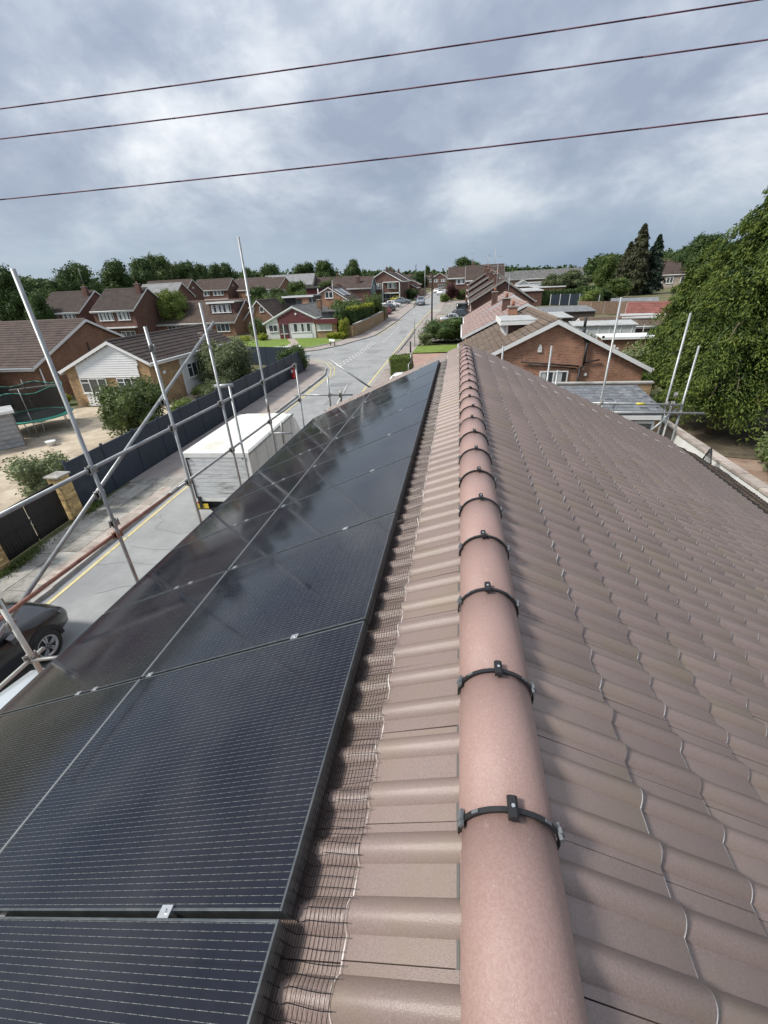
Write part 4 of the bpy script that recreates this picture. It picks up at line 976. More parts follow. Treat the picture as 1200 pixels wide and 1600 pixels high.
h = house('house', 'grey roofed house peeping over the ridge of the chimneyed red house', (-60.0, 96, 1.9), math.pi/2, -4, 4, 0, 9, 4.4, 4.4, 6.9, BK['red'], RF['lgrey'], base=-2)
h = house('bungalow', 'small bungalow with white gable at the far left edge', (-45.6, 43.5, 0), .95, -3.2, 3.2, 0, 13, 2.3, 2.3, 4.1, M['whitew'], RF['brown'])
h = house('house', 'distant dark roofed block with white dormers among the trees at left', (-112, 104, 1.2), math.pi/2-.2, -6, 6, 0, 24, 6, 6, 10.4, BK['brown'], RF['grey'])
for u in (5, 11): win(h, 'W', -6.01, u, 3.4, 2.4, 1.4, 2)
# --- L9: cross-gabled dormer bungalow
h = house('chalet_bungalow', 'mottled brown roof bungalow with a wide white dormer', (-35.0, 73, .5), math.pi/2, -5.0, 5.0, 0, 15.5, 2.1, 2.1, 4.95, BK['brown'], RF['mottle'])
MB().box(-3.5, -.3, .2, 4.5, 2.7, 4.66).build('dormer', M['bred'], h); MB().box(-3.85, .2, .0, 4.7, 4.66, 4.80).build('dormer_roof', M['feltl'], h); MB().box(-3.88, -3.84, -.05, 4.75, 4.58, 4.82).build('dormer_fascia', M['white'], h)
win(h, 'W', -3.51, 2.5, 3.25, 3.3, 1.15, 4, top=1, net=True); win(h, 'W', -5.01, 2.0, .6, 2.2, 1.2, 3, top=1); MB().box(-5.04, -5.0, 4.6, 7.6, 0, 2.0).build('garage_door', M['white'], h)
win(h, 'W', -5.01, 10.5, .6, 2.2, 1.1, 3)
MB().loft([[(1.2+.45*math.cos(a), 1.2+.45*math.sin(a), 4.60) for a in [q*math.pi/5 for q in range(10)]], [(1.2+.25*math.cos(a), 1.2+.25*math.sin(a), 4.95) for a in [q*math.pi/5 for q in range(10)]]]).build('roof_dome', M['white'], h)
h = house('bungalow_wing', 'brown brick gabled wing with white bargeboards, right of the wide dormer', (0, 71.5, .6), 0, -35.2, -29.8, -32.2, 8, 1.6, 2.2, 4.6, BK['brown'], RF['mottle'])
win(h, 'S', -.01, -33.2, .3, 1.9, 1.25, 3, net=True); win(h, 'S', -.01, -31.6, 2.9, .7, .8, 1); antenna(h, -32, 5, 4.6, 1.6)
h = thing('extension', 'dark flat-roofed box extension with white balcony behind the gabled wing', 'extension', (-27.6, 78, .9))
MB().box(-2.6, 2.6, 0, 5, 0, 4.4).build('wall', M['dark'], h); MB().box(-2.8, 2.8, -.3, 5.2, 4.4, 4.62).build('roof', M['felt'], h); MB().box(-2.8, 2.9, -.34, -.30, 4.36, 4.64).build('fascia', M['white'], h)
MB().box(-.4, 2.0, -.12, 0, 3.0, 4.3).build('brick_panel', BK['orange'], h); win(h, 'S', -.13, .1, 3.1, 1.1, 1.0, 2, m='dark'); win(h, 'S', -.02, 2.2, 2.9, .7, 1.4, 1); MB().box(-.5, 2.4, -.9, 0, 2.5, 2.75).build('balcony', M['white'], h); win(h, 'S', -.02, .8, .9, 1.6, 1.1, 3)
# --- L10: white and dark red bungalow on the corner lawn
h = house('bungalow', 'white bungalow with dark red boarded gable on the corner lawn', (0, 62.2, .2), 0, -27.3, -20.0, -23.0, 11, 2.35, 2.85, 4.25, M['whitew'], RF['grey'])
for i in range(12):
    z = 2.15+i*.15; xa = max(-25.4, -23-(4.05-z-.2)/.44); xb = min(-20.1, -23+(4.05-z-.2)/.47)
    if xb-xa > .2: MB().hexa([(xa, -.09, z), (xb, -.09, z), (xb, -.01, z), (xa, -.01, z), (xa, -.05, z+.155), (xb, -.05, z+.155), (xb, -.01, z+.155), (xa, -.01, z+.155)]).build('red_board', M['dred'], h)
win(h, 'S', -.02, -26.2, 1.1, 1.3, .9, 2); 
pr = MB().box(-25.3, -23.9, -.12, -.02, 0, 2.1).build('porch', M['dred'], h); MB().box(-25.1, -24.72, -.16, -.12, .9, 1.95).build('pane', M['glass'], pr); MB().box(-24.5, -24.05, -.16, -.12, .9, 1.95).build('pane', M['glass'], pr); MB().box(-24.68, -24.58, -.18, -.12, 0, 2.05).build('door_frame', M['white'], pr); MB().box(-25.15, -24.0, -.18, -.12, .75, .83).build('door_rail', M['white'], pr)
win(h, 'S', -.02, -22.1, .95, 2.9, 1.15, 3, net=True); MB().box(-23.6, -20.5, -.05, -.01, .15, .85).build('white_panel', M['white'], h)
MB().tube((-22.6, -.1, 3.3), (-22.6, -.14, 3.3), .14, 12).build('alarm_bell', M['white'], h)
chimney(h, -21.2, 7.0, 3.2, 4.75, BK['brown'], .6, .6, 0)
w = thing('bungalow_wing', 'flat-roofed tan brick wing with a wide white window, right of the red gable', 'extension', (0, 62.3, .2))
MB().box(-20.0, -16.9, 0, 6.5, -.5, 2.35).build('wall', BK['tan'], w); MB().box(-20.05, -16.7, -.3, 6.7, 2.35, 2.5).build('roof', M['feltl'], w); MB().box(-20.0, -16.66, -.36, -.30, 1.95, 2.55).build('fascia', M['dred'], w); win(w, 'S', -.02, -18.7, 1.05, 2.2, .95, 2, gm='net')
MB().box(-19.4, -16.9, 1.6, 6.3, 2.5, 3.3).build('upper_wall', RF['grey'], w); MB().box(-19.6, -16.6, 1.3, 6.5, 3.3, 3.42).build('upper_roof', RF['grey'], w); MB().box(-18.4, -17.4, 1.5, 1.58, 2.62, 3.2).build('small_window', M['glass'], w)
# --- L11: brick gable with arched window, dormer and roof lights
h = house('house', 'brick gabled house with arched white window and solar tiles on its roof', (0, 93.5, 1.8), 0, -31.6, -22.4, -26.4, 11, 2.3, 2.3, 4.75, BK['orange'], RF['brown'])
win(h, 'S', -.02, -26.4, 2.75, 1.7, 1.25, 2, fr=.13); MB().box(-23.6, -22.2, -.5, .1, 1.8, 2.3).build('white_canopy', M['white'], h); MB().box(-31.4, -28, 1.0, 8, 2.3, 4.6).build('dormer', M['dred'], h); MB().box(-31.7, -27.6, .7, 8.2, 4.6, 4.8).build('dormer_roof', M['dark'], h); MB().tube((-28.6, -.12, 0), (-28.6, -.12, 4.6), .09, 6).build('downpipe', M['white'], h)
for k in (1.0, 3.4, 5.8):
    a = (4.75-2.3)/4.0; MB().hexa([(-25.6, k, 4.75-.8*a+.09), (-23.6, k, 4.75-2.8*a+.09), (-23.6, k+1.9, 4.75-2.8*a+.09), (-25.6, k+1.9, 4.75-.8*a+.09), (-25.6, k, 4.75-.8*a+.14), (-23.6, k, 4.75-2.8*a+.14), (-23.6, k+1.9, 4.75-2.8*a+.14), (-25.6, k+1.9, 4.75-.8*a+.14)]).build('roof_panel', M['feltl'] if k != 3.4 else M['glass'], h)
# --- further left street houses
def far_house(label, u, v, dist, w, L, ridge_h, eave_h, wm, rm, axis='y', rz=0, chim=0, g=None, wins=2, barge='white'):
    x, y = at(u, dist); g = gz(y) if g is None else g
    h = house('house', label, (x, y, g), (math.pi/2 if axis == 'x' else 0)+rz, -w/2, w/2, 0, L, eave_h, eave_h, ridge_h, wm, rm, barge=barge, base=-2.5, step=.36)
    if wins:
        win(h, 'S', -.02, -w*.22, eave_h-1.6, w*.26, 1.2, 2, net=True, fr=.09); win(h, 'S', -.02, w*.22, eave_h-1.6, w*.26, 1.2, 2, net=True, fr=.09); win(h, 'S', -.02, w*.1, .8, w*.4, 1.3, 3, fr=.09)
        win(h, 'W', -w/2-.02, L*.3, eave_h-1.5, L*.22, 1.1, 2, net=True, fr=.09); win(h, 'W', -w/2-.02, L*.7, eave_h-1.5, L*.22, 1.1, 2, net=True, fr=.09)
    if chim: chimney(h, .3, L*.4, ridge_h-.9, ridge_h+.7, wm, aerial=chim if chim > 1 else 0)
    return h
h = far_house('brown roofed house with blue-grey gable end facing the street', 583, 450, 116, 8, 9.5, 5.9, 3.7, BK['purple'], RF['brown'], 'x', 0, 0, wins=0)
MB().poly([(-3.9, -.06, 0), (3.9, -.06, 0), (3.9, -.06, 3.6), (0, -.06, 5.6), (-3.9, -.06, 3.6)]).build('grey_cladding', M['bluegrey'], h); win(h, 'S', -.07, 0, 2.4, 2.0, 1.6, 2); chimney(h, -2.2, 3.2, 3.6, 6.0, BK['purple']); chimney(h, -3.2, 8, 2.8, 4.8, BK['purple'])
h = far_house('tall dark brick house with white balcony frame by the parked cars', 600, 440, 119, 8.6, 8.5, 7.0, 4.7, BK['purple'], RF['brown'], 'y', 0, 1)
mb = MB(); 
for x in (-.3, 3.9): mb.box(x, x+.2, -1.5, -1.3, 0, 4.6)
mb.box(-.3, 4.1, -1.5, 0, 4.4, 4.6); mb.box(-.3, 4.1, -1.5, 0, 2.0, 2.2); mb.build('balcony_frame', M['white'], h)
far_house('dark brick gabled house just behind the balcony house', 608, 440, 133, 8.5, 9, 7.0, 4.6, BK['purple'], RF['brown'], 'y', 0, 2.4)
far_house('small-windowed brown house at the head of the left row', 619, 440, 148, 8, 10, 6.9, 4.6, BK['purple'], RF['brown'], 'y', 0, 2.2)
far_house('low brown bungalow with white eaves beyond the yellow car', 633, 445, 150, 7, 10, 4.3, 2.5, BK['purple'], RF['brown'], 'y', 0)
far_house('small red brick gable with white edging at the end of the left row', 635, 436, 172, 9, 9, 5.6, 3.2, BK['red'], RF['brown'], 'y', 0, wins=0)
far_house('dark gabled house with white bargeboards facing down the road', 687, 435, 236, 7.6, 10, 7.0, 4.7, BK['purple'], RF['grey'], 'y', 0)
far_house('dark gabled house at the road end, right-hand one beside the trees', 722, 435, 244, 8.0, 10, 6.9, 4.6, BK['purple'], RF['grey'], 'y', 0)
far_house('long brown roof across the end of the road on the left', 652, 436, 262, 8, 30, 7.2, 4.9, BK['purple'], RF['brown'], 'x', .0, 1)
far_house('long brown roof at the road end behind the two gables', 700, 436, 285, 9, 26, 6.8, 4.6, BK['purple'], RF['brown'], 'x', .0, 1)
far_house('pale grey roofed house with solar panels among the left trees', 492, 430, 150, 10, 15, 7.6, 4.9, M['slabp'], RF['lgrey'], 'x', .1, 0, wins=0)
far_house('brown roofed house below the round tree left of the grey roof', 446, 445, 138, 9, 13, 6.9, 4.3, BK['brown'], RF['brown'], 'x', -.15)
far_house('brown gabled house between the grey roof and the dark pole', 424, 440, 152, 9, 11, 7.2, 4.8, BK['red'], RF['brown'], 'x', .1)
far_house('brown roof far behind the arched-window house', 560, 438, 150, 9, 16, 6.4, 4.2, BK['purple'], RF['brown'], 'x', .1, 1)
far_house('brown roofed house behind the blue-grey gable', 530, 436, 175, 9, 14, 6.2, 4.0, BK['purple'], RF['brown'], 'x', .0, 1)
# --- right-hand side: R1
h = house('bungalow', 'orange-brown brick gable with black waste pipes just past the roof', (0, 22, 0), 0, .3, 8.45, 4.38, 9.6, 2.85, 2.78, 4.80, BK['orange'], RF['tan'], over=.2)
win(h, 'S', -.01, 4.52, .9, 1.30, 1.70, 2, net=True); win(h, 'S', -.01, 2.15, 1.6, .5, .95, 1)
pipe(h, [(5.55, -.10, 4.52), (5.58, -.10, 4.1), (5.78, -.10, 3.85), (5.78, -.10, 2.85), (5.66, -.10, 2.70), (5.58, -.10, 1.2)], .06, name='soil_pipe')
pipe(h, [(2.95, -.08, 3.05), (5.6, -.08, 2.80)], .035, name='waste_pipe'); pipe(h, [(3.3, -.07, 2.92), (5.5, -.07, 2.70)], .028, name='waste_pipe'); pipe(h, [(5.72, -.08, 2.95), (6.45, -.08, 3.08)], .03, name='waste_pipe')
MB().tube((5.55, -.10, 4.5), (5.55, -.10, 4.9), .06, 8).build('vent_pipe', M['dark'], h)
MB().tube((6.45, -.05, 4.05), (6.45, -.01, 4.05), .06, 8).build('vent_hole', M['dark'], h)
for x, z, s in ((3.75, 3.55, .09), (6.95, 3.62, .08), (7.12, 3.52, .06), (5.95, 2.42, .06)): MB().box(x-s, x+s, -.05, -.0, z-s, z+s).build('wall_vent', M['white'], h)
MB().loft([[(3.66+q, -.06, 3.62) for q in (0, .18)]+[(3.84, -.0, 3.62), (3.66, 0, 3.62)], [(3.72, -.05, 3.80), (3.78, -.05, 3.80), (3.78, 0, 3.80), (3.72, 0, 3.80)]], sm=False).build('alarm_box', M['white'], h)
MB().box(2.42, 5.0, 3.0, 5.9, 3.3, 4.50).build('dormer', M['bred'], h); 
for k in range(8): MB().box(2.44, 4.7, 2.975, 2.998, 3.3+k*.15, 3.3+k*.15+.135).build('cheek_board', M['bred'], h)
MB().box(2.12, 5.1, 2.72, 6.1, 4.50, 4.66).build('dormer_roof', M['feltl'], h); MB().box(2.08, 2.12, 2.68, 6.14, 4.42, 4.68).build('dormer_fascia', M['white'], h); MB().box(2.12, 4.7, 2.66, 2.70, 4.44, 4.60).build('dormer_fascia', M['white'], h); win(h, 'W', 2.41, 4.45, 3.5, 2.6, .95, 3, net=True); MB().box(2.40, 2.52, 2.93, 3.0, 3.4, 4.5).build('corner_post', M['white'], h)
chimney(h, 3.30, 8.9, 4.1, 4.95, BK['orange'], .55, .6, 1)
# R1 rear extension with slate lean-to roof and open window
h = thing('extension', 'low brick extension with shabby grey slate roof behind the scaffold rails', 'extension')
MB().box(4.0, 7.0, 15.75, 18.7, -.1, 2.20).build('wall', BK['tan'], h)
MB().hexa([(3.9, 15.55, 2.18), (7.1, 15.55, 2.18), (7.1, 18.7, 2.50), (3.9, 18.7, 2.50), (3.9, 15.55, 2.29), (7.1, 15.55, 2.29), (7.1, 18.7, 2.61), (3.9, 18.7, 2.61)]).build('roof_deck', M['slate'], h)
sr_ = random.Random(8); n = 0
for r in range(11):
    for c in range(13):
        if sr_.random() < .05: continue
        x = 4.02+c*.26+(.13 if r % 2 else 0); yy = 15.52+r*.30; z = 2.30+(yy-15.55)*.1016
        if x > 7.0 or yy > 18.45: continue
        o = MB().box(-.126, .126, 0, .34, 0, .008).build('slate', M['slate'], h) if n == 0 else link('slate', slme, h)
        if n == 0: slme = o.data
        o.location = (x, yy, z+.012); o.rotation_euler = (.07, sr_.uniform(-.015, .015), sr_.uniform(-.03, .03)); n += 1
MB().box(3.9, 7.65, 18.72, 18.9, 2.0, 2.66).build('parapet', BK['tan'], h); MB().box(3.86, 7.7, 18.68, 18.94, 2.66, 2.71).build('coping', M['kerb'], h)
MB().box(3.8, 3.92, 15.6, 18.7, 2.30, 2.55).build('verge_board', M['white'], h); MB().box(3.9, 7.1, 15.50, 15.56, 2.10, 2.24).build('fascia_board', M['whitew'], h)
win(h, 'S', 15.74, 6.2, .95, 1.2, 1.05, 2, fr=.08); win(h, 'S', 15.74, 4.9, .9, 1.0, 1.0, 1, fr=.08)
t = thing('refuse_sack', 'white sack and grey board leaning in the extension window bay', 'sack'); MB().loft([[(6.1+.28*math.cos(a)*s, 15.3+.16*math.sin(a)*s, z) for a in [q*math.pi/5 for q in range(10)]] for s, z in ((.9, .0), (1.1, .5), (1.0, 1.1), (.5, 1.55))]).build('sack', M['white'], t); MB().bar((6.5, 15.3, .0), (6.65, 15.5, 1.6), .3, .03, up=(0, 1, 0)).build('board', M['galv'], t)
t = thing('rendered_wall', 'white rendered garden wall with coping beside the mossy lean-to', 'wall'); MB().bar((7.68, 19.2, .78), (7.86, 6.0, .78), .20, 1.56).build('wall', M['whitew'], t)
yy = 19.2
while yy > 6.2: MB().bar((7.68+(19.2-yy)*.0136, yy, 1.60), (7.68+(19.2-yy+.88)*.0136, yy-.88, 1.60), .30, .07).build('coping_stone', M['slabp'], t); yy -= .9
t = thing('fire_guard', 'small black wire basket standing on the white wall side', 'wire rack')
for i in range(9): 
    q = i/8; MB().tube((7.25+.0*q, 12.5+.75*q, 1.35), (7.25, 12.5+.75*(.5+(q-.5)*.2), 2.0), .008, 5).build('wire', M['mesh'], t)
MB().tube((7.25, 12.5, 1.35), (7.25, 12.87, 2.05), .018, 6).build('rod', M['mesh'], t); MB().tube((7.25, 13.25, 1.35), (7.25, 12.87, 2.05), .018, 6).build('rod', M['mesh'], t); MB().tube((7.25, 12.5, 1.35), (7.25, 13.25, 1.35), .018, 6).build('rod', M['mesh'], t)
for k in (12.5, 13.25): MB().tube((7.25, k, 0), (7.25, k, 1.35), .018, 6).build('leg', M['mesh'], t)
# --- R2 and the row beyond
h = house('bungalow', 'tile-hung tan gable with white bargeboard just beyond the nearest brick gable', (0, 33.2, 0), 0, .5, 8.4, 4.45, 9.2, 3.15, 3.1, 5.0, BK['orange'], RF['pink'], n_gable=RF['tan'])
chimney(h, 3.35, 3.0, 4.2, 5.25, BK['purple'], .55, .6, 1, aerial=1.6)
h = house('bungalow', 'pale pink roofed bungalow in front of the dark brick gable', (0, 43.6, 0), 0, .7, 8.4, 4.6, 8.4, 3.15, 3.1, 5.25, BK['orange'], RF['pink'])
chimney(h, 3.1, 1.5, 4.2, 5.5, BK['purple'], .5, .6, 1, aerial=2.2)
for k, (y0, dx, zt, lab) in enumerate(((57, 0, 6.45, 'nearest tall dark brick gable of the right-hand terrace'), (66.5, -.1, 6.75, 'second stepped gable of the right-hand terrace'), (76.5, .0, 7.35, 'third stepped gable of the right-hand terrace'), (87, .2, 8.05, 'fourth stepped gable of the right-hand terrace'))):
    h = house('house', lab, (dx, y0, 0), 0, 1.3, 8.3, 4.95, 7.5, zt-2.05, zt-2.15, zt, BK['red'], RF['brown'], barge='kerb', base=-1)
    chimney(h, 4.2, 4.0, zt-.8, zt+.65, BK['purple'], aerial=1.9 if k != 1 else 0)
    win(h, 'W', 1.29, 3.7, zt-3.3, 2.2, 1.1, 3, net=True); win(h, 'W', 1.29, 3.7, .8, 2.2, 1.3, 3)
h = house('house', 'brown roofed house with white downpipe turned side-on beyond the terrace', (8.6, 106, 2.3), math.pi/2, -4, 4, 0, 7.6, 4.3, 4.3, 6.9, BK['red'], RF['brown'])
chimney(h, -2.4, 3.2, 4.8, 6.6, BK['red'], aerial=2)
far_house('brown roofed house far along the right side', 762, 440, 128, 8, 10, 6.9, 4.6, BK['red'], RF['brown'], 'x', 0, 2.2)
far_house('distant brown roof left of the white summerhouse', 815, 440, 150, 9, 18, 5.2, 3.4, BK['brown'], RF['grey'], 'x', 0, 0, wins=0)
far_house('distant dark roofed bungalow behind the round trees', 905, 440, 165, 10, 20, 5.4, 3.2, BK['brown'], RF['grey'], 'x', 0, 0, wins=0)
x, y = at(1050, 146)
h = house('house', 'brown roofed house with pinkish wall glimpsed left of the great cypress', (x+9, y-3.5, 2.4), math.pi/2-.30, -4.5, 4.5, 0, 14, 3.2, 3.2, 5.0, M['slabp'], RF['brown'], base=-2)
for u in (2.0, 4.8, 7.6, 10.6, 13): win(h, 'W', -4.52, u, 1.2, 1.5, 1.4, 2, fr=.12)
h = house('house', 'second brown roof end rising left of that house', (x+1.5, y+2, 2.8), math.pi/2-.30, -4.0, 4.0, 0, 6, 3.6, 3.6, 6.0, BK['orange'], RF['brown'], base=-2)
# --- garden buildings on the right
def shed(name, label, x, y, w, d, h1, rm, wm, rz=0, fall=.12, cat='shed', over=.15, fascia=None, base=-.3, g=None):
    t = thing(name, label, cat, (x, y, gz(y) if g is None else g), rz); MB().box(-w/2, w/2, 0, d, base, h1).build('wall', wm, t)
    MB().hexa([(-w/2-over, -over, h1), (w/2+over, -over, h1), (w/2+over, d+over, h1+fall), (-w/2-over, d+over, h1+fall), (-w/2-over, -over, h1+.08), (w/2+over, -over, h1+.08), (w/2+over, d+over, h1+fall+.08), (-w/2-over, d+over, h1+fall+.08)]).build('roof', rm, t)
    if fascia: MB().box(-w/2-over, w/2+over, -over-.03, -over, h1-.08, h1+.10).build('fascia', fascia, t)
    return t
shed('garage', 'white flat-roofed garage in front of the flowering hedge', 12.9, 37.8, 3.6, 1.9, 2.1, M['white'], BK['brown'], -.05, .05, 'garage', fascia=M['white'])
h = shed('greenhouse', 'grey lean-to glasshouse along the middle of the back gardens', 13.9, 47.6, 5.6, 2.4, 2.1, M['feltl'], M['net'], -.05, .2, 'greenhouse')
for k in range(8): MB().box(-3.5+k*1.0-.03, -3.5+k*1.0+.03, -.04, 0, 0, 2.1).build('glazing_bar', M['white'], h)
shed('shed', 'dark shed with pale flat roof beside the round garden bush', 18.6, 52.5, 3.0, 2.2, 2.2, M['feltl'], M['anth'], -.2, .25)
shed('shed', 'anthracite boarded shed right of the pale roofed one', 22.4, 52.6, 4.6, 1.2, 1.8, M['anth'], M['anth'], -.2, .1)
h = house('outbuilding', 'long brown brick outbuilding with tan tiled lean-to roof', (13.0, 53.4, 0), -math.pi/2-.03, -2.2, 2.2, 0, 8.5, 1.7, 1.7, 2.35, BK['purple'], RF['tan'], cat='outbuilding')
h = shed('garage', 'wide grey felt roofed garage block below the willow trees', 13.2, 66, 9.0, 7, 2.2, M['felt'], M['darkw'], -.05, .30, 'garage', g=0)
h = shed('garage', 'pale sheet roofed garage in front of the wide felt roof', 10.8, 57.5, 4.4, 7, 2.15, M['feltl'], M['darkw'], -.02, .15, 'garage', g=0)
h = shed('garage', 'small grey roofed garage beside the dark terrace gable', 12.6, 92, 4.6, 10, 2.6, M['feltl'], BK['red'], -.02, .2, 'garage', fascia=M['white'])
h = shed('shed', 'dark gabled barn-like shed with grey roof behind the red roof', at(998, 82)[0], at(998, 82)[1], 6.5, 5, 2.1, M['felt'], M['darkw'], -.3, .7, g=0)
h = house('summerhouse', 'small summerhouse with red tiled roof and white gable edging', (at(990, 74)[0], at(990, 74)[1], -.25), -math.pi/2-.33, -2.0, 2.0, 0, 8, 1.9, 1.9, 3.0, M['whitew'], RF['rose'], cat='summerhouse', base=-1.5)
MB().box(-.9, .1, -.06, -.01, .4, 1.7).build('door', M['bluegrey'], h)
h = house('summerhouse', 'tiny white gabled summerhouse far behind the terrace', (15.8, 128, 2.6), 0, -2.2, 2.2, 0, 5, 2.0, 2.0, 3.3, M['white'], RF['lgrey'], cat='summerhouse')
for i, (u, d, w_, rm) in enumerate(((815, 112, 7, 'feltl'), (842, 118, 6, 'felt'), (860, 104, 6, 'feltl'), (835, 140, 9, 'felt'))):
    x, y = at(u, d); shed('garage', ['pale flat-roofed garage nearest the terrace end', 'dark flat-roofed garage behind the pale one', 'pale low garage under the left willow', 'grey flat-roofed garage farthest beyond the terrace'][i], x, y, w_, 7, 2.4, M[rm], M['whitew'] if i % 2 else BK['brown'], 0, .1, 'garage', fascia=M['white'])
f = thing('panel_fence', 'weathered brown panel fence across the back gardens', 'fence'); fence_line(f, [(18.6, 79.5), (24, 77.2), (31, 74.2), (38, 71.5)], 1.8, 1.83, .10, M['wood'], M['kerb'], th=.03)
f = thing('panel_fence', 'dark stained fence behind the brick outbuilding', 'fence'); fence_line(f, [(16.5, 92), (24.5, 90)], 1.8, 1.83, .10, M['anth'], M['white'], th=.03)
f = thing('panel_fence', 'brown panel fence at the top of the road on the left', 'fence'); fence_line(f, [(-13.6, 128), (-11.9, 140), (-11.6, 160)], 1.8, 1.83, .10, M['wood'], M['wood'], th=.03)
# stone wall and gate posts beside the corner bungalow
t = thing('stone_wall', 'tan coursed stone wall below the bright clipped hedge', 'wall')
wp = [(-14.6, 62.6), (-13.7, 70), (-13.0, 78.5)]
for i in range(2):
    a, b = wp[i], wp[i+1]; MB().bar((a[0], a[1], gz(a[1])+.75), (b[0], b[1], gz(b[1])+.75), .3, 1.75).build('wall', BK['stone'], t); MB().bar((a[0], a[1], gz(a[1])+1.66), (b[0], b[1], gz(b[1])+1.66), .38, .08).build('coping', M['kerb'], t)
MB().bar((-14.6, 62.6, .9), (-17.0, 63.2, .9), .3, 1.7).build('wall', BK['stone'], t)
for y_ in (80.2, 82.4):
    t = thing('gate_pillar', 'tall timber and brick pillar at the end of the stone wall, '+('nearer' if y_ < 81 else 'farther')+' one', 'pillar'); MB().box(-13.2, -12.75, y_-.3, y_+.3, 0, 3.1).build('shaft', M['wood'] if y_ > 81 else BK['stone'], t); MB().box(-13.25, -12.7, y_-.35, y_+.35, 3.1, 3.2).build('cap', M['kerb'], t)
# ------------------------------------------------------------------ vehicles
def paint(n, c, c2=None): return mat('paint_'+n, c, c2, 3, .28, coat=.6, spec=.5)
CARP = {  # station: (t along length from rear, bottom z, belt z, roof z or None, half width factor, roof half width factor)
 'hatch': [(0, .42, .70, None, .80, 0), (.03, .30, .92, None, .93, 0), (.07, .25, .98, 1.10, .97, .80), (.20, .22, 1.0, 1.43, 1, .72), (.45, .20, .98, 1.48, 1, .72), (.58, .20, .96, 1.40, 1, .70), (.74, .20, .95, .99, 1, .78), (.90, .24, .86, None, .97, 0), (.97, .28, .72, None, .88, 0), (1, .40, .58, None, .76, 0)],
 'saloon': [(0, .42, .74, None, .80, 0), (.03, .30, .94, None, .93, 0), (.14, .24, 1.0, None, .98, 0), (.20, .22, 1.0, 1.05, 1, .80), (.33, .20, .98, 1.38, 1, .70), (.52, .20, .96, 1.42, 1, .70), (.60, .20, .94, 1.34, 1, .69), (.75, .20, .92, .96, 1, .78), (.90, .24, .82, None, .97, 0), (.97, .28, .68, None, .88, 0), (1, .40, .56, None, .76, 0)],
 'suv': [(0, .50, .85, None, .82, 0), (.02, .38, 1.05, None, .93, 0), (.05, .32, 1.10, 1.25, .97, .82), (.14, .28, 1.14, 1.62, 1, .76), (.42, .26, 1.10, 1.68, 1, .76), (.56, .26, 1.08, 1.60, 1, .74), (.72, .26, 1.06, 1.09, 1, .82), (.80, .26, 1.04, None, 1, 0), (.90, .30, .98, None, .98, 0), (.965, .34, .84, None, .90, 0), (1, .46, .66, None, .74, 0)],
 'van': [(0, .40, 1.1, 1.85, .94, .90), (.02, .32, 1.15, 1.95, 1, .92), (.5, .25, 1.1, 1.97, 1, .90), (.70, .25, 1.08, 1.93, 1, .86), (.86, .25, 1.02, 1.12, 1, .84), (.94, .28, .92, None, .96, 0), (1, .40, .66, None, .85, 0)]}
def wheel(root, x, y, r=.32, w=.20, spokes=5, arch=True):
    s = 1 if x > 0 else -1
    o = bpy.data.objects.new('wheel', None); COL.objects.link(o); o.parent = root; o.location = (x, y, r)
    mb = MB(); R = [(r*.62, -.5), (r*.93, -.5), (r, -.34), (r, .34), (r*.93, .5), (r*.62, .5)]
    n = 20; mb.loft([[(w*q, rr*math.cos(2*math.pi*i/n), rr*math.sin(2*math.pi*i/n)) for i in range(n)] for rr, q in R], sm=True, caps=False); mb.build('tyre', M['rubber'], o)
    mb = MB(); mb.tube((w*.30*s, 0, 0), (w*.34*s, 0, 0), r*.58, 18, m=1)
    n = 18; mb.loft([[(s*w*q, rr*math.cos(2*math.pi*i/n), rr*math.sin(2*math.pi*i/n)) for i in range(n)] for rr, q in ((r*.55, .35), (r*.62, .52), (r*.66, .50))], caps=False)
    for k in range(spokes):
        a = 2*math.pi*k/spokes+.3
        for da in (-.16, .16): mb.bar((s*w*.47, .05*r*math.cos(a), .05*r*math.sin(a)), (s*w*.47, r*.60*math.cos(a+da), r*.60*math.sin(a+da)), r*.10, .02, up=(1, 0, 0))
    mb.tube((s*w*.36, 0, 0), (s*w*.50, 0, 0), r*.14, 10); mb.build('rim', [M['rim'], M['dark']], o)
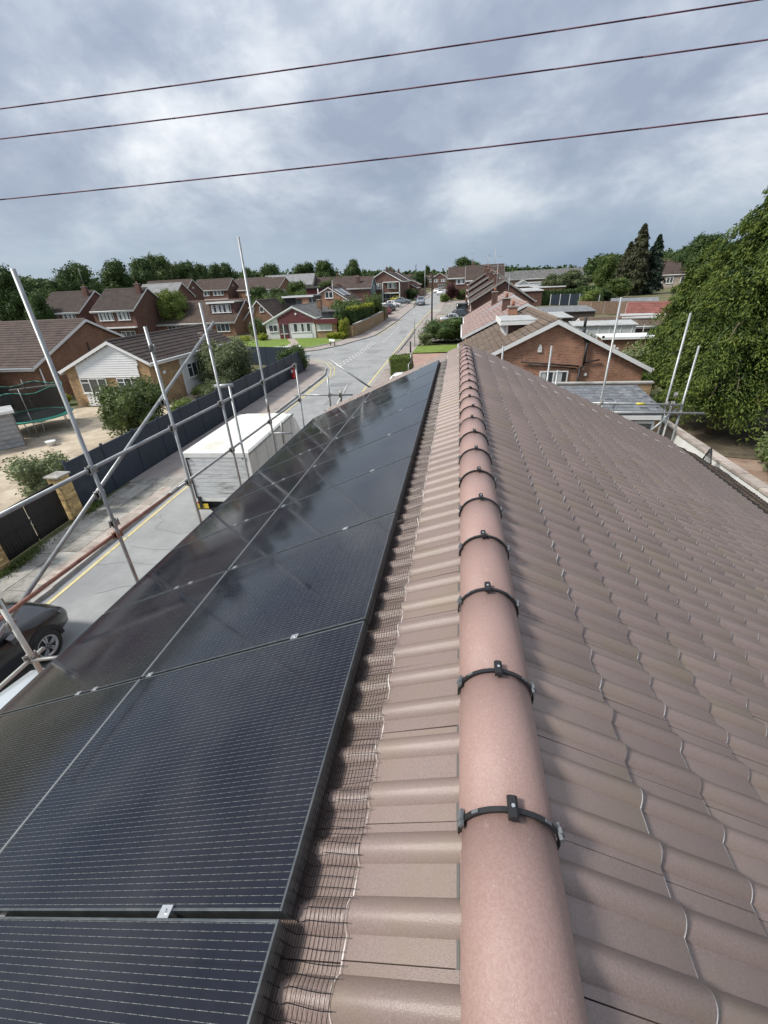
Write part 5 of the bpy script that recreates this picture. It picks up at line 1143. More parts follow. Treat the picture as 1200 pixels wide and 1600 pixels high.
def car(label, x, y, rz, kind, col, L=4.1, Wd=1.76, cat='car', wr=.31, g=None, sc=1., spokes=5, name='parked_car', cladding=False):
    t = thing(name, label, cat, (x, y, gz(y) if g is None else g), rz)
    rings = []; hw = Wd/2; P = CARP[kind]
    for q, zb, zB, zR, fw, fr in P:
        yy = (q-.5)*L; w = hw*fw
        zt = zR or zB; wr_ = hw*fr if zR else w*.80
        belt = zB if zR else zB-.04
        rings.append([(-w*.86, yy, zb), (-w*.99, yy, zb+.10), (-w, yy, zb+(belt-zb)*.55), (-w*.95, yy, belt), (-wr_, yy, zt-.03), (-wr_*.72, yy, zt+.01), (0, yy, zt+.03), (wr_*.72, yy, zt+.01), (wr_, yy, zt-.03), (w*.95, yy, belt), (w, yy, zb+(belt-zb)*.55), (w*.99, yy, zb+.10), (w*.86, yy, zb)])
    MB().loft(rings).build('body', col, t, bevel=0)
    idx = [i for i, p in enumerate(P) if p[3]]
    def off_(p, d): return (p[0]+d[0], p[1]+d[1], p[2]+d[2])
    for s in (0, 1):
        a, b = (3, 4) if s == 0 else (9, 8); dx = -.012 if s == 0 else .012
        for i in idx[:-1]:
            p0, p1, p2, p3 = [Vector(rings[k][j]) for k, j in ((i, a), (i+1, a), (i+1, b), (i, b))]
            c = (p0+p1+p2+p3)/4; q = [c+(p-c)*.84+Vector((dx, 0, .004)) for p in (p0, p1, p2, p3)]
            MB().poly(q if s else q[::-1]).build('side_window', M['carglass'], t)
    for i, nm in ((idx[-2], 'windscreen'), (idx[0], 'rear_window')):
        p = [Vector(rings[i][5]), Vector(rings[i][7]), Vector(rings[i+1][7]), Vector(rings[i+1][5])]
        c = sum(p, Vector())/4; q = [c+Vector(((v-c).x*1.12, (v-c).y*.86, (v-c).z*.86))+Vector((0, 0, .03)) for v in p]; MB().poly(q).build(nm, M['carglass'], t)
    for yy in (L*.305, -L*.31):
        for s in (-1, 1):
            # arch: dark ring of trim around the wheel
            mb = MB(); n = 12
            for k in range(n):
                a0, a1 = math.pi*k/n, math.pi*(k+1)/n; r0, r1 = wr*1.0, wr*1.15+(.03 if cladding else .0); X0, X1 = s*(hw*.93), s*(hw+.006)
                f = lambda r, a, X: (X, yy+r*math.cos(a), wr+r*math.sin(a)*1.02)
                mb.hexa([f(r0, a0, X0), f(r1, a0, X0), f(r1, a1, X0), f(r0, a1, X0), f(r0, a0, X1), f(r1, a0, X1), f(r1, a1, X1), f(r0, a1, X1)])
            mb.build('wheel_arch', M['dark'], t); wheel(t, s*(hw-.085), yy, wr, spokes=spokes)
    for s in (-1, 1):
        MB().loft([[(s*hw*.62, L*.487, .62), (s*hw*.86, L*.445, .64), (s*hw*.90, L*.43, .78), (s*hw*.62, L*.465, .77)], [(s*hw*.62, L*.497, .62), (s*hw*.90, L*.455, .64), (s*hw*.95, L*.44, .78), (s*hw*.62, L*.475, .79)]], sm=False).build('headlight', M['lampg'], t)
        MB().box(s*hw*.74-.11, s*hw*.74+.11, -L*.497, -L*.47, .72, .90).build('tail_light', M['redl'], t)
        MB().loft([[(s*(hw+.02), L*.17, .98), (s*(hw+.16), L*.165, .98), (s*(hw+.16), L*.165, 1.11), (s*(hw+.02), L*.17, 1.11)], [(s*(hw-.06), L*.21, 1.0), (s*(hw+.14), L*.20, 1.0), (s*(hw+.14), L*.20, 1.09), (s*(hw-.06), L*.21, 1.09)]], sm=False).build('wing_mirror', col, t)
    MB().box(-.26, .26, L*.497, L*.507, .40, .51).build('number_plate', M['white'], t); MB().box(-.26, .26, -L*.507, -L*.497, .55, .66).build('number_plate', M['plate'], t)
    MB().box(-.42, .42, L*.492, L*.502, .53, .63).build('grille', M['dark'], t)
    return t
blk, wht, sil, drk, yel, red, blu = paint('black', (.008, .008, .010)), paint('white', (.72, .72, .71)), paint('silver', (.34, .37, .40)), paint('dark_blue', (.025, .032, .045)), paint('bright_yellow', (.62, .50, .03)), paint('red', (.30, .02, .025)), paint('grey_blue', (.16, .19, .22))
car('black hatchback SUV with alloy wheels parked at the left under the scaffold', -9.03, 3.85, .0, 'suv', blk, 4.25, 1.80, wr=.35, cladding=True, name='parked_car')
car('pale silver car roof glimpsed between the black car and the first panels', -5.72, 3.4, .0, 'suv', paint('pale_silver', (.42, .46, .48)), 4.2, 1.75, wr=.33)
car('white car parked beyond the square clipped hedge, half hidden by panels', -3.45, 28.6, -.1, 'hatch', wht)
car('dark grey car driving towards the camera on the road', -8.6, 103, math.pi+.03, 'suv', blu, 4.2, 1.75, name='moving_car')
car('white car farther up the road, near the top', -6.4, 149, math.pi, 'suv', wht, 4.3, 1.8, name='moving_car')
car('silver saloon parked across the front drive beyond the orange flowers', -1.0, 73.6, -math.pi/2-.05, 'saloon', sil, 4.4, 1.76)
car('black hatchback parked right behind the silver saloon', .5, 78.3, -math.pi/2-.2, 'hatch', drk, 4.2, 1.76)
car('dark people carrier parked at the back of the same front drive', 1.4, 82.5, -math.pi/2, 'van', drk, 4.2, 1.76)
car('white saloon parked on a paved drive left of the road', -14.6, 99.5, -math.pi/2+.15, 'saloon', wht, 4.4, 1.76)
car('dark grey car parked next to the yellow one', -13.5, 108.5, -math.pi/2+.1, 'saloon', blu, 4.5, 1.8)
car('bright yellow hatchback on the drive beside the tall balcony house', -15.4, 117, -math.pi/2, 'hatch', yel, 4.0, 1.75)
car('red hatchback nearest the stone wall end', -14.2, 87.2, -.3, 'hatch', red, 3.9, 1.7)
car('dark red hatchback behind the nearer red one', -14.0, 92.5, -.2, 'hatch', drk, 3.9, 1.7)
car('red car farther up the left side before the dark hedge', -13.6, 132, -math.pi/2, 'hatch', red, 4.0, 1.7)
car('silver car parked at the top of the road on the left', -8.7, 172, math.pi, 'hatch', wht, 4.1, 1.75)
x, y = at(729, 128); car('pale blue car on the drive past the purple tree', x, y, -math.pi/2, 'saloon', sil, 4.4, 1.8)
x, y = at(735, 116); car('white car tucked beside the side-on brown roofed house', x, y, -math.pi/2, 'hatch', wht, 4.1, 1.75)
car('white car hidden up to its roof behind the orange flowering hedge', -.2, 64.5, -math.pi/2, 'hatch', wht, 4.0, 1.7)
# box truck
t = thing('box_truck', 'white box truck with grimy rear shutter parked under the scaffold', 'truck', (-7.0, 10.85, 0), .045)
tw, tl, zb, zt_ = 1.04, 4.3, .92, 2.42
MB().hexa([(-tw, .05, zb), (tw, .05, zb), (tw, tl, zb), (-tw, tl, zb), (-tw, .05, zt_), (tw, .05, zt_), (tw, tl, zt_), (-tw, tl, zt_)]).build('box_body', M['truckw'], t, bevel=.02)
mb = MB()
mb.loft([[(-tw+.0, .04, zt_+.004), (tw, .04, zt_+.004), (tw, tl-.35, zt_+.004), (tw-.25, tl+.0, zt_-.0+.004), (-tw+.25, tl, zt_+.004), (-tw, tl-.35, zt_+.004)], [(-tw+.06, .10, zt_+.05), (tw-.06, .10, zt_+.05), (tw-.06, tl-.42, zt_+.05), (tw-.3, tl-.08, zt_+.04), (-tw+.3, tl-.08, zt_+.04), (-tw+.06, tl-.42, zt_+.05)]], sm=False); mb.build('roof', M['truckt'], t)
mb = MB(); mb.box(-tw, -tw+.07, -.01, .05, zb, zt_); mb.box(tw-.07, tw, -.01, .05, zb, zt_); mb.box(-tw, tw, -.012, .05, zt_-.12, zt_+.02); mb.box(-tw, tw, -.01, .05, zb-.08, zb+.03); mb.build('rear_frame', M['truckw'], t)
MB().box(-tw+.07, tw-.07, .012, .05, zb+.03, zt_-.12).build('shutter', M['truckg'], t)
for k in range(10): MB().box(-tw+.07, tw-.07, -.0, .013, zb+.04+k*.134, zb+.04+k*.134+.122).build('shutter_slat', M['truckg'], t)
MB().box(-tw+.085, -tw+.115, -.02, .0, zb+.03, zt_-.14).build('seal_strip', M['dark'], t)
for s in (-1, 1): MB().box(s*.88-.05, s*.88+.05, -.03, .0, zt_-.17, zt_-.12).build('hinge', M['dark'], t); MB().box(s*.9-.07, s*.9+.07, -.03, .02, zb-.25, zb-.10).build('tail_light', M['redl'], t)
for k in range(5):
    for sx in (-1, 1): MB().box(sx*(tw+.002)-.012, sx*(tw+.002)+.012, .5+k*.85, .53+k*.85, zb+.02, zt_-.05).build('panel_seam', M['truckg'], t)
for sx in (-1, 1): MB().box(sx*tw-.025, sx*tw+.025, .06, tl, zt_-.05, zt_+.015).build('roof_rail', M['galv'], t); MB().box(sx*tw-.02, sx*tw+.02, .06, tl, zb-.06, zb+.03).build('side_rail', M['galv'], t)
for q in (1.3, 2.6, 3.6): MB().box(-tw+.1, tw-.1, q, q+.03, zt_+.045, zt_+.056).build('roof_seam', M['truckw'], t)
MB().box(-.98, -.62, -.04, -.02, .60, .76).build('number_plate', M['plate'], t); MB().box(-1.0, 1.0, -.02, .06, .55, .60).build('bumper', M['dark'], t); MB().box(-tw+.1, tw-.1, .1, tl+1.2, .5, zb-.08).build('chassis', M['dark'], t)
MB().box(-.9, -.8, -.06, .02, .62, 1.0).build('step', M['dark'], t)
for yy in (.9, tl+.9):
    for s in (-1, 1): wheel(t, s*.86, yy, .36, .22)
MB().loft([[(-.98, tl+.15, .5), (.98, tl+.15, .5), (.95, tl+.15, 1.3), (.86, tl+.15, 2.15), (-.86, tl+.15, 2.15), (-.95, tl+.15, 1.3)], [(-.98, tl+1.2, .5), (.98, tl+1.2, .5), (.95, tl+1.1, 1.3), (.82, tl+.75, 2.1), (-.82, tl+.75, 2.1), (-.95, tl+1.1, 1.3)], [(-.92, tl+1.85, .5), (.92, tl+1.85, .5), (.88, tl+1.75, .95), (.86, tl+1.5, 1.12), (-.86, tl+1.5, 1.12), (-.88, tl+1.75, .95)]], sm=False).build('cab', wht, t, bevel=.03)
MB().poly([(-.78, tl+1.26, 1.36), (.78, tl+1.26, 1.36), (.70, tl+.93, 2.0), (-.70, tl+.93, 2.0)]).build('windscreen', M['carglass'], t)
# ------------------------------------------------------------------ street furniture
def pole(label, x, y, h, r, m, name='street_lamp', cat='street lamp', head=None, r2=None):
    t = thing(name, label, cat, (x, y, gz(y))); MB().tube((0, 0, 0), (0, 0, h), r, 10, r2 or r*.75).build('pole', m, t)
    if head == 'lantern':
        MB().loft([[(a*math.cos(q*math.pi/4), a*math.sin(q*math.pi/4), z) for q in range(8)] for a, z in ((.05, h-.02), (.13, h+.1), (.17, h+.32), (.20, h+.36))]).build('lantern', M['net'], t); MB().loft([[(a*math.cos(q*math.pi/4), a*math.sin(q*math.pi/4), z) for q in range(8)] for a, z in ((.24, h+.36), (.20, h+.42), (.03, h+.50))]).build('lid', M['clampm'], t)
    if head == 'arm': MB().path([(0, 0, h-.1), (.1, -.25, h+.12), (.25, -.9, h+.2)], .035, 6).build('arm', m, t); MB().loft([[(.25-.09, -.8, h+.14), (.25+.09, -.8, h+.14), (.25+.07, -1.35, h+.18), (.25-.07, -1.35, h+.18)], [(.25-.06, -.85, h+.24), (.25+.06, -.85, h+.24), (.25+.05, -1.3, h+.26), (.25-.05, -1.3, h+.26)]], sm=False).build('lamp_head', M['galv'], t)
    if head == 'wires':
        MB().box(-.5, .5, -.05, .05, h-.5, h-.42).build('crossarm', m, t)
        for q in (-.4, 0, .4): MB().tube((q, 0, h-.42), (q, 0, h-.30), .04, 6).build('insulator', M['white'], t)
    return t
x, y = -13.75, 29.7
pole('grey lantern street lamp rising behind the dark fence', x-.1, y, 5.2, .055, M['galv'], head='lantern')
pole('black wooden pole standing on the right pavement beyond the drives', -4.45, 74.6, 6.9, .13, mat('creosoted_pole', (.018, .016, .015), rough=.9), 'telegraph_pole', 'pole', 'wires')
pole('slim grey lamp post on the right pavement by the big hedge', -5.0, 51.6, 4.2, .045, M['galv'], head='lantern')
x, y = at(650, 108); pole('dark lamp post behind the driving car', x, y, 7.6, .09, M['dark'], head='arm')
x, y = at(664, 135); pole('pale lamp post near the top of the road on the left', x, y, 7.2, .09, M['galv'], head='arm')
x, y = at(697, 140); pole('thin grey lamp post near the top of the road on the right', x, y, 7.4, .07, M['galv'], head='arm')
x, y = at(771, 170); pole('tall thin mast against the sky above the terrace', x, y, 14, .10, M['galv'], 'mast', 'mast')
x, y = at(455, 62); pole('slim pole standing in front of the arched-window gable', -27.0+3.0, 88, 6.2, .06, M['galv'], 'pole', 'pole')
t = thing('bollard', 'short black bollard with white foot plates on the right pavement', 'bollard', (-5.05, 47.4, gz(47)+.1)); MB().tube((0, 0, 0), (0, 0, .95), .09, 10, .075).tube((0, 0, .95), (0, 0, 1.1), .10, 10, .05).build('post', M['dark'], t)
t = thing('bin_post', 'grey metal post with rail beside the square hedge', 'post', (-3.75, 35.4, .1))
MB().tube((0, 0, 0), (0, 0, 1.5), .05, 8).build('post', M['galv'], t); MB().bar((-.0, -1.6, 1.0), (0, 0, 1.05), .04, .05).build('rail', M['galv'], t); MB().tube((-.02, -1.6, 0), (-.02, -1.6, 1.05), .04, 8).build('post', M['galv'], t)
t = thing('street_name_sign', 'small white street name sign on two posts at the lawn edge', 'sign', (-15.5, 54.3, gz(53)+.1), -.55)
for q in (-.38, .38): MB().box(q-.04, q+.04, .01, .09, 0, .75).build('post', M['dark'], t)
MB().box(-.5, .5, -.03, .01, .52, .78).build('plate', M['white'], t)
t = thing('post_box', 'red pillar box with white notice at the corner end of the dark fence', 'post box', (-13.3, 34.2, .1))
MB().loft([[(r*math.cos(q*math.pi/8), r*math.sin(q*math.pi/8), z) for q in range(16)] for r, z in ((.20, 0), (.20, .10), (.17, .12), (.17, .90), (.20, .93), (.20, .98), (.13, 1.04), (.02, 1.07))]).build('pillar', M['postred'], t)
MB().box(-.09, .09, -.19, -.16, .80, .83).build('slot', M['dark'], t); MB().box(-.08, .08, -.188, -.16, .50, .72).build('notice', M['white'], t); MB().tube((0, 0, -.02), (0, 0, .05), .25, 16).build('plinth', M['dark'], t)
t = thing('glasshouse', 'blue-white plastic greenhouse frame behind the corner fence', 'greenhouse', (-19.6, 44.9, -.35), .3)
MB().box(-3, 3, 0, 2, 0, 1.2).build('wall', M['glass'], t); 
for k in range(9): MB().box(-3+k*.75-.03, -3+k*.75+.03, -.03, 0, 0, 1.55).build('frame_bar', M['white'], t)
MB().hexa([(-3.1, -.1, 1.2), (3.1, -.1, 1.2), (3.1, 2, 1.4), (-3.1, 2, 1.4), (-3.1, -.1, 1.24), (3.1, -.1, 1.24), (3.1, 2, 1.44), (-3.1, 2, 1.44)]).build('roof', M['net'], t); MB().box(-1.4, .2, -.06, -.03, .7, 1.1).build('blue_panel', mat('blue_panel', (.05, .18, .45), rough=.5), t)
# trampoline
t = thing('trampoline', 'round trampoline with teal pad and black safety net on the gravel', 'trampoline', (-24.1, 20.6, 0))
R_ = 1.95; n = 28; c_ = lambda r, a, z: (r*math.cos(a), r*math.sin(a), z)
mb = MB(); mb.loft([[c_(r, 2*math.pi*i/n, z) for i in range(n)] for r, z in ((R_-.32, .86), (R_-.3, .88), (R_, .88), (R_+.03, .84), (R_, .80))], caps=False); mb.build('pad', M['green'], t)
MB().tube((0, 0, .84), (0, 0, .85), R_-.3, n).build('jumping_mat', M['netb'], t)
nm = bpy.data.materials.new('safety_net'); nm.use_nodes = True; q = nm.node_tree; pb = q.nodes['Principled BSDF']; pb.inputs['Base Color'].default_value = (.012, .016, .016, 1); pb.inputs['Alpha'].default_value = .72; pb.inputs['Roughness'].default_value = .8
mb = MB()
for i in range(n):
    a, b = 2*math.pi*i/n, 2*math.pi*(i+1)/n; sag = lambda a: 2.45-.18*math.sin(a*3)**2
    mb.poly([c_(R_-.25, a, .88), c_(R_-.25, b, .88), c_(R_-.05, b, sag(b)), c_(R_-.05, a, sag(a))], sm=True)
mb.build('safety_net', nm, t)
mb = MB()
for i in range(n): a, b = 2*math.pi*i/n, 2*math.pi*(i+1)/n; mb.tube(c_(R_-.05, a, 2.45-.18*math.sin(a*3)**2), c_(R_-.05, b, 2.45-.18*math.sin(b*3)**2), .018, 5)
mb.build('top_band', M['green'], t)
for i in range(6):
    a = 2*math.pi*(i+.25)/6; MB().path([c_(R_+.08, a, 0), c_(R_+.10, a, 1.4), c_(R_-.02, a, 2.6)], .022, 6).build('pole', M['galv'], t)
    MB().path([c_(R_-.02, a-.2, .82), c_(R_-.1, a-.17, .05), c_(R_-.1, a+.17, .05), c_(R_-.02, a+.2, .82)], .022, 6).build('leg', M['galv'], t)
# corrugated store at the left edge
t = thing('concrete_garage', 'grey boarded garage with white roof sheet at the left edge', 'garage', (-22.15, 17.85, 0), .9)
for k in range(8): MB().hexa([(-6, -.03, .05+k*.22), (0, -.03, .05+k*.22), (0, 0, .05+k*.22), (-6, 0, .05+k*.22), (-6, -.01, .25+k*.22), (0, -.01, .25+k*.22), (0, 0.0, .25+k*.22), (-6, 0, .25+k*.22)]).build('wall_board', mat('grey_board', (.30, .305, .31), (.36, .365, .37), 5, .8, 0, c3=(.2, .2, .2), s3=1), t)
MB().box(-6, 0, .001, 1.5, -.1, 1.72).build('wall', mat('rough_concrete', (.20, .17, .145), (.25, .22, .19), 5, .9), t); MB().box(-6.2, .15, -.15, 1.6, 1.78, 1.85).build('roof', M['feltl'], t); MB().box(-6.2, .15, -.18, -.15, 1.74, 1.87).build('fascia', M['white'], t)
MB().box(0.0, .05, -.05, 1.5, 0, 1.75).build('side_wall', mat('dark_concrete', (.17, .14, .12), (.22, .19, .17), 5, .9), t)
t = thing('plant_pot', 'small white tub lying on the gravel beside the garage corner', 'pot', (-20.6, 17.9, 0)); MB().loft([[(r*math.cos(q*math.pi/6), r*math.sin(q*math.pi/6), z) for q in range(12)] for r, z in ((.16, 0), (.24, .24), (.25, .26), (.20, .24))]).build('tub', M['white'], t)
# ------------------------------------------------------------------ vegetation
def leafset(P, size, aspect=.6, up=.3, seed=0, droop=None):
    """quads at points P with scattered orientation"""
    r = np.random.default_rng(seed); n = len(P); s = size*r.uniform(.6, 1.35, (n, 1))
    a = r.normal(size=(n, 3)); a[:, 2] *= .55
    if droop is not None: a = a*.45+droop
    a /= np.linalg.norm(a, axis=1, keepdims=True)+1e-9
    b = np.cross(a, r.normal(size=(n, 3))+np.array([0, 0, up])); b /= np.linalg.norm(b, axis=1, keepdims=True)+1e-9
    a = a*s*.5; b = b*s*.5*aspect
    V = np.empty((n, 4, 3)); V[:, 0] = P-a; V[:, 1] = P+b*.9-a*.05; V[:, 2] = P+a; V[:, 3] = P-b*.9-a*.05
    return V.reshape(-1, 3), np.arange(4*n).reshape(n, 4)
def crown_mesh(name, lobes, n, size, m, seed=0, core=True, aspect=.65, m2=None, shell=.62):
    """leaves through the outer volume of many uneven lobes ((cx,cy,cz,rx,ry,rz), ...)"""
    r = np.random.default_rng(seed); lobes = np.array(lobes, float); w = (lobes[:, 3]*lobes[:, 4]*lobes[:, 5])**(2/3); w /= w.sum()
    li = r.choice(len(lobes), n, p=w); d = r.normal(size=(n, 3)); d /= np.linalg.norm(d, axis=1, keepdims=True)
    rad = r.uniform(shell**3, 1.08, n)**(1/3)
    bump = 1+.16*np.sin(d[:, 0]*7+li)+.13*np.sin(d[:, 1]*9+li*2)+.10*np.sin(d[:, 2]*11+li*3)
    P = lobes[li, :3]+d*lobes[li, 3:]*(rad*bump)[:, None]
    V, Q = leafset(P, size, aspect, seed=seed+1)
    mi = np.zeros(n, int)
    if m2: mi = (r.random(n) < .3).astype(int)
    if core:
        cv = []; cq = []; b = len(V)
        for L in lobes:
            nu, nv = 7, 5
            for j in range(nv+1):
                for i in range(nu):
                    th = math.pi*j/nv; ph = 2*math.pi*i/nu; k = .70+.12*math.sin(i*2.1+j*1.7)
                    cv.append((L[0]+L[3]*k*math.sin(th)*math.cos(ph), L[1]+L[4]*k*math.sin(th)*math.sin(ph), L[2]+L[5]*k*math.cos(th)))
            for j in range(nv):
                for i in range(nu): cq.append((b+j*nu+i, b+(j+1)*nu+i, b+(j+1)*nu+(i+1) % nu, b+j*nu+(i+1) % nu))
            b += nu*(nv+1)
        V = np.concatenate([V, np.array(cv)]); Q = np.concatenate([Q, np.array(cq)]); mi = np.concatenate([mi, np.zeros(len(cq), int)])
    return np_mesh(name, V, Q, [m, m2] if m2 else m, False, mi)
def mk_lobes(seed, n, R, H, z0, rr=(.28, .46), flat=1.):
    r = np.random.default_rng(seed); L = [(0, 0, z0+H*.5, R*.62, R*.62, H*.42)]
    for i in range(n):
        a = r.uniform(0, 6.28); t = r.uniform(0, 1); prof = math.sin(math.pi*(.20+.70*t))**.5; q = R*prof*r.uniform(.42, .70); s = R*r.uniform(*rr)
        L.append((q*math.cos(a), q*math.sin(a), z0+H*(.08+.82*t), s, s, s*flat))
    return L
def trunk_mesh(seed, h, r0, spread, m):
    rr = random.Random(seed); mb = MB(); pts = [(0, 0, -.3), (rr.uniform(-.1, .1), rr.uniform(-.1, .1), h*.35), (rr.uniform(-.2, .2), rr.uniform(-.2, .2), h*.75)]
    mb.path(pts, 0, 8, rs=[r0, r0*.75, r0*.4])
    for i in range(7):
        a = rr.uniform(0, 6.28); z = h*rr.uniform(.3, .7); b = (spread*.6*math.cos(a), spread*.6*math.sin(a), z+h*.22)
        mb.path([(0, 0, z), (b[0]*.45, b[1]*.45, z+h*.07), b], 0, 5, rs=[r0*.38, r0*.25, r0*.08])
    o = mb.build('trunk', m); me = o.data; bpy.data.objects.remove(o); return me
TV = []
for k in range(5):
    TV.append((crown_mesh('crown_leaves', mk_lobes(20+k, 34, 1., 2.1, .0), 20000, .085, M['leafd'], 30+k, m2=M['leafm']), trunk_mesh(k, 1.6, .06, .7, M['bark'])))
def tree(label, u, vt, dist, wpx, kind=0, leaf=None, name='deciduous_tree', cat='tree', trunkf=.12, group=None, base=None):
    """tree whose top is seen at (u, vt), crown about wpx wide in the photograph"""
    x, y = at(u, dist); g = gz(y) if base is None else base; zt = zat(u, vt, dist)
    d = RM@np.array([u-600., vt-800., F]); dep = dist*F/math.hypot(d[0], d[1]); Rw = wpx*dist/math.hypot(d[0], d[1])/2*.92
    t = thing(name, label, cat, (x, y, g), 0, group); h = zt-g
    Rw *= 1.1; cm, tm_ = TV[kind % 5]; c = link('crown', cm if leaf is None else recol(cm, leaf), t); z0 = h*trunkf; c.scale = (Rw, Rw, (h-z0)/2.25); c.location = (0, 0, z0); c.rotation_euler = (0, 0, (u*1.7) % 6.28)
    k = link('trunk', tm_, t); k.scale = (Rw, Rw, h/2.1)
    return t
RC = {}
def recol(me, leaf):
    key = (me.name, leaf)
    if key not in RC:
        c = me.copy(); m1, m2 = leaf.split('+') if '+' in leaf else (leaf, leaf); c.materials[0] = M[m1]; c.materials[1] = M[m2]; RC[key] = c
    return RC[key]
for a in [('round dark lime tree left of centre of the left tree line', 122, 408, 122, 66, 0), ('tall rounded dark tree right of the broadest one', 183, 402, 130, 56, 1), ('dark tree third in the left tree line', 224, 403, 140, 50, 2), ('lighter olive green tree in the left tree line', 257, 397, 150, 50, 3, 'leafm+leafo'), ('dark tree just right of the olive one', 292, 402, 155, 44, 4), ('smaller dark tree over the small-windowed house', 318, 410, 165, 34, 0), ('small dark tree in the line above the two far roofs', 338, 409, 175, 32, 1), ('small dark tree left of the tallest scaffold pole', 358, 411, 180, 34, 2), ('dark tree right behind the tallest scaffold pole', 385, 418, 175, 30, 3), ('round green tree by itself above the brown roofs', 424, 407, 165, 36, 4), ('dense shrubby tree under the distant roof at the far left', 62, 448, 96, 50, 1, 'leafm+leafd'), ('tall dark tree at the left edge of the picture', 8, 416, 100, 62, 2), ('dark bushy tree between the left edge and the lime trees', 85, 436, 104, 44, 3), ('dark tree low behind the aerial house', 40, 455, 90, 46, 0), ('bright yellow-green tree by the chimneyed red house', 262, 449, 84, 50, 1, 'leafl+leafl', 'bright_tree', 'tree', .1), ('bright tree continuing left behind the chimneyed gable', 244, 458, 86, 30, 2, 'leafl+leafl', 'bright_tree'), ('dark bushy tree right of the tall pole above the bungalows', 402, 448, 100, 44, 2, 'leafd+leafm'), ('small tree in the gardens left of the grey roofed house', 430, 450, 110, 34, 3, 'leafm+leafo'), ('tree in front of the pale grey roof', 462, 436, 120, 34, 4, 'leafm+leafm'), ('green tree right of the pale grey roof', 505, 438, 120, 38, 0, 'leafm+leafo'), ('broad green tree behind the pale grey roof', 478, 408, 185, 46, 1), ('rounded dark tree at the right end of that clump', 510, 407, 180, 42, 2), ('slender dark green tree standing alone left of the road', 551, 405, 170, 32, 3), ('low tree between the grey roof and the brown roofs', 527, 430, 150, 30, 4, 'leafm+leafm'), ('small tree by the arched-window house', 556, 432, 180, 28, 2), ('dark tree over the roofs at the left of the road head', 609, 416, 200, 16, 0), ('small dark conifer-like tree at the road head', 668, 413, 290, 10, 1), ('tree behind the left of the two far gables', 655, 424, 250, 30, 2), ('low tree in front of the long roof across the road head', 640, 438, 190, 26, 3, 'leafm+leafo'), ('hedge-like tree at the top of the road', 708, 435, 220, 20, 4, 'leafm+leafm'), ('large green tree rising behind the right far gable', 722, 401, 270, 36, 0, 'leafd+leafm'), ('second green tree right of the far gables', 742, 407, 275, 24, 1, 'leafm+leafd'), ('pale willow-like tree between the two far gables', 708, 424, 262, 14, 2, 'leafo+leafo')]:
    tree(*a[:6], leaf=a[6] if len(a) > 6 else None)
for a in [('left of two rounded olive trees behind the garages', 867, 426, 108, 44, 1, 'leafo+leafm'), ('right of two rounded olive trees behind the garages', 897, 422, 112, 50, 2, 'leafo+leafm'), ('low dark bush tree below the two olive trees', 916, 446, 104, 40, 3, 'leafm+leafd'), ('tall bright green tree left of the big dark conifers', 945, 392, 120, 36, 4, 'leafm+leafl'), ('pale green tree in front of the dark conifers', 966, 433, 104, 40, 0, 'leafm+leafl'), ('low dark tree at the foot of the dark conifers', 940, 452, 100, 50, 1), ('rounded tree on the skyline right of the conifers', 1058, 385, 150, 40, 2), ('broad skyline tree left of the great cypress', 1095, 366, 140, 66, 3), ('dark tree mass between the far house and the cypress', 1130, 372, 120, 60, 4), ('olive tree over the brown roofed far house', 1035, 402, 150, 34, 0, 'leafm+leafo'), ('small green tree behind the red roofed summerhouse', 1010, 448, 118, 26, 1, 'leafm+leafm'), ('bushy tree right of the distant summerhouse', 840, 446, 130, 30, 2), ('bright yellowish tree close to the cypress edge', 1068, 452, 82, 30, 3, 'leafl+leafm')]:
    tree(*a[:6], leaf=a[6] if len(a) > 6 else None)
# far-off woods that read as one mass
def wood(name, label, u0, u1, vt, dist, n, seed, h=9, hump_=0):
    r = np.random.default_rng(seed); L = []
    for i in range(n):
        s = (i+r.uniform(-.3, .3))/n; u = u0+(u1-u0)*s; d = dist*r.uniform(.92, 1.08); x, y = at(u, d); v = vt+r.uniform(-2.5, 2.5)+hump_*math.sin(s*3.1); zt = zat(u, v, d); g = gz(y); rr = max(3.5, (zt-g)*.5); wv = dist*(u1-u0)/n/700*.9
        L.append((x, y, (zt+g)/2, max(wv, rr*.6)*r.uniform(.8, 1.2), max(wv, rr*.6), (zt-g)*.52))
    o = link(name, crown_mesh(name, L, n*420, dist*.0052, M['leafd'], seed, m2=M['leafm']))
    return mark(o, label, 'wood', kind='stuff')
wood('distant_trees', 'dark line of distant trees beyond the rooftops left of the road', 380, 620, 425, 260, 42, 3)
wood('distant_trees', 'line of distant trees on the horizon right of the road', 740, 1010, 421, 250, 50, 5, hump_=-3)
wood('distant_trees', 'hazy farther tree line across the middle horizon', 560, 860, 425, 420, 46, 8)
wood('distant_trees', 'wooded slope on the right skyline beyond the dark conifers', 920, 1180, 402, 230, 36, 9, hump_=-8)
wood('distant_trees', 'dark wooded belt behind the houses at the far left', -30, 330, 437, 200, 40, 12)
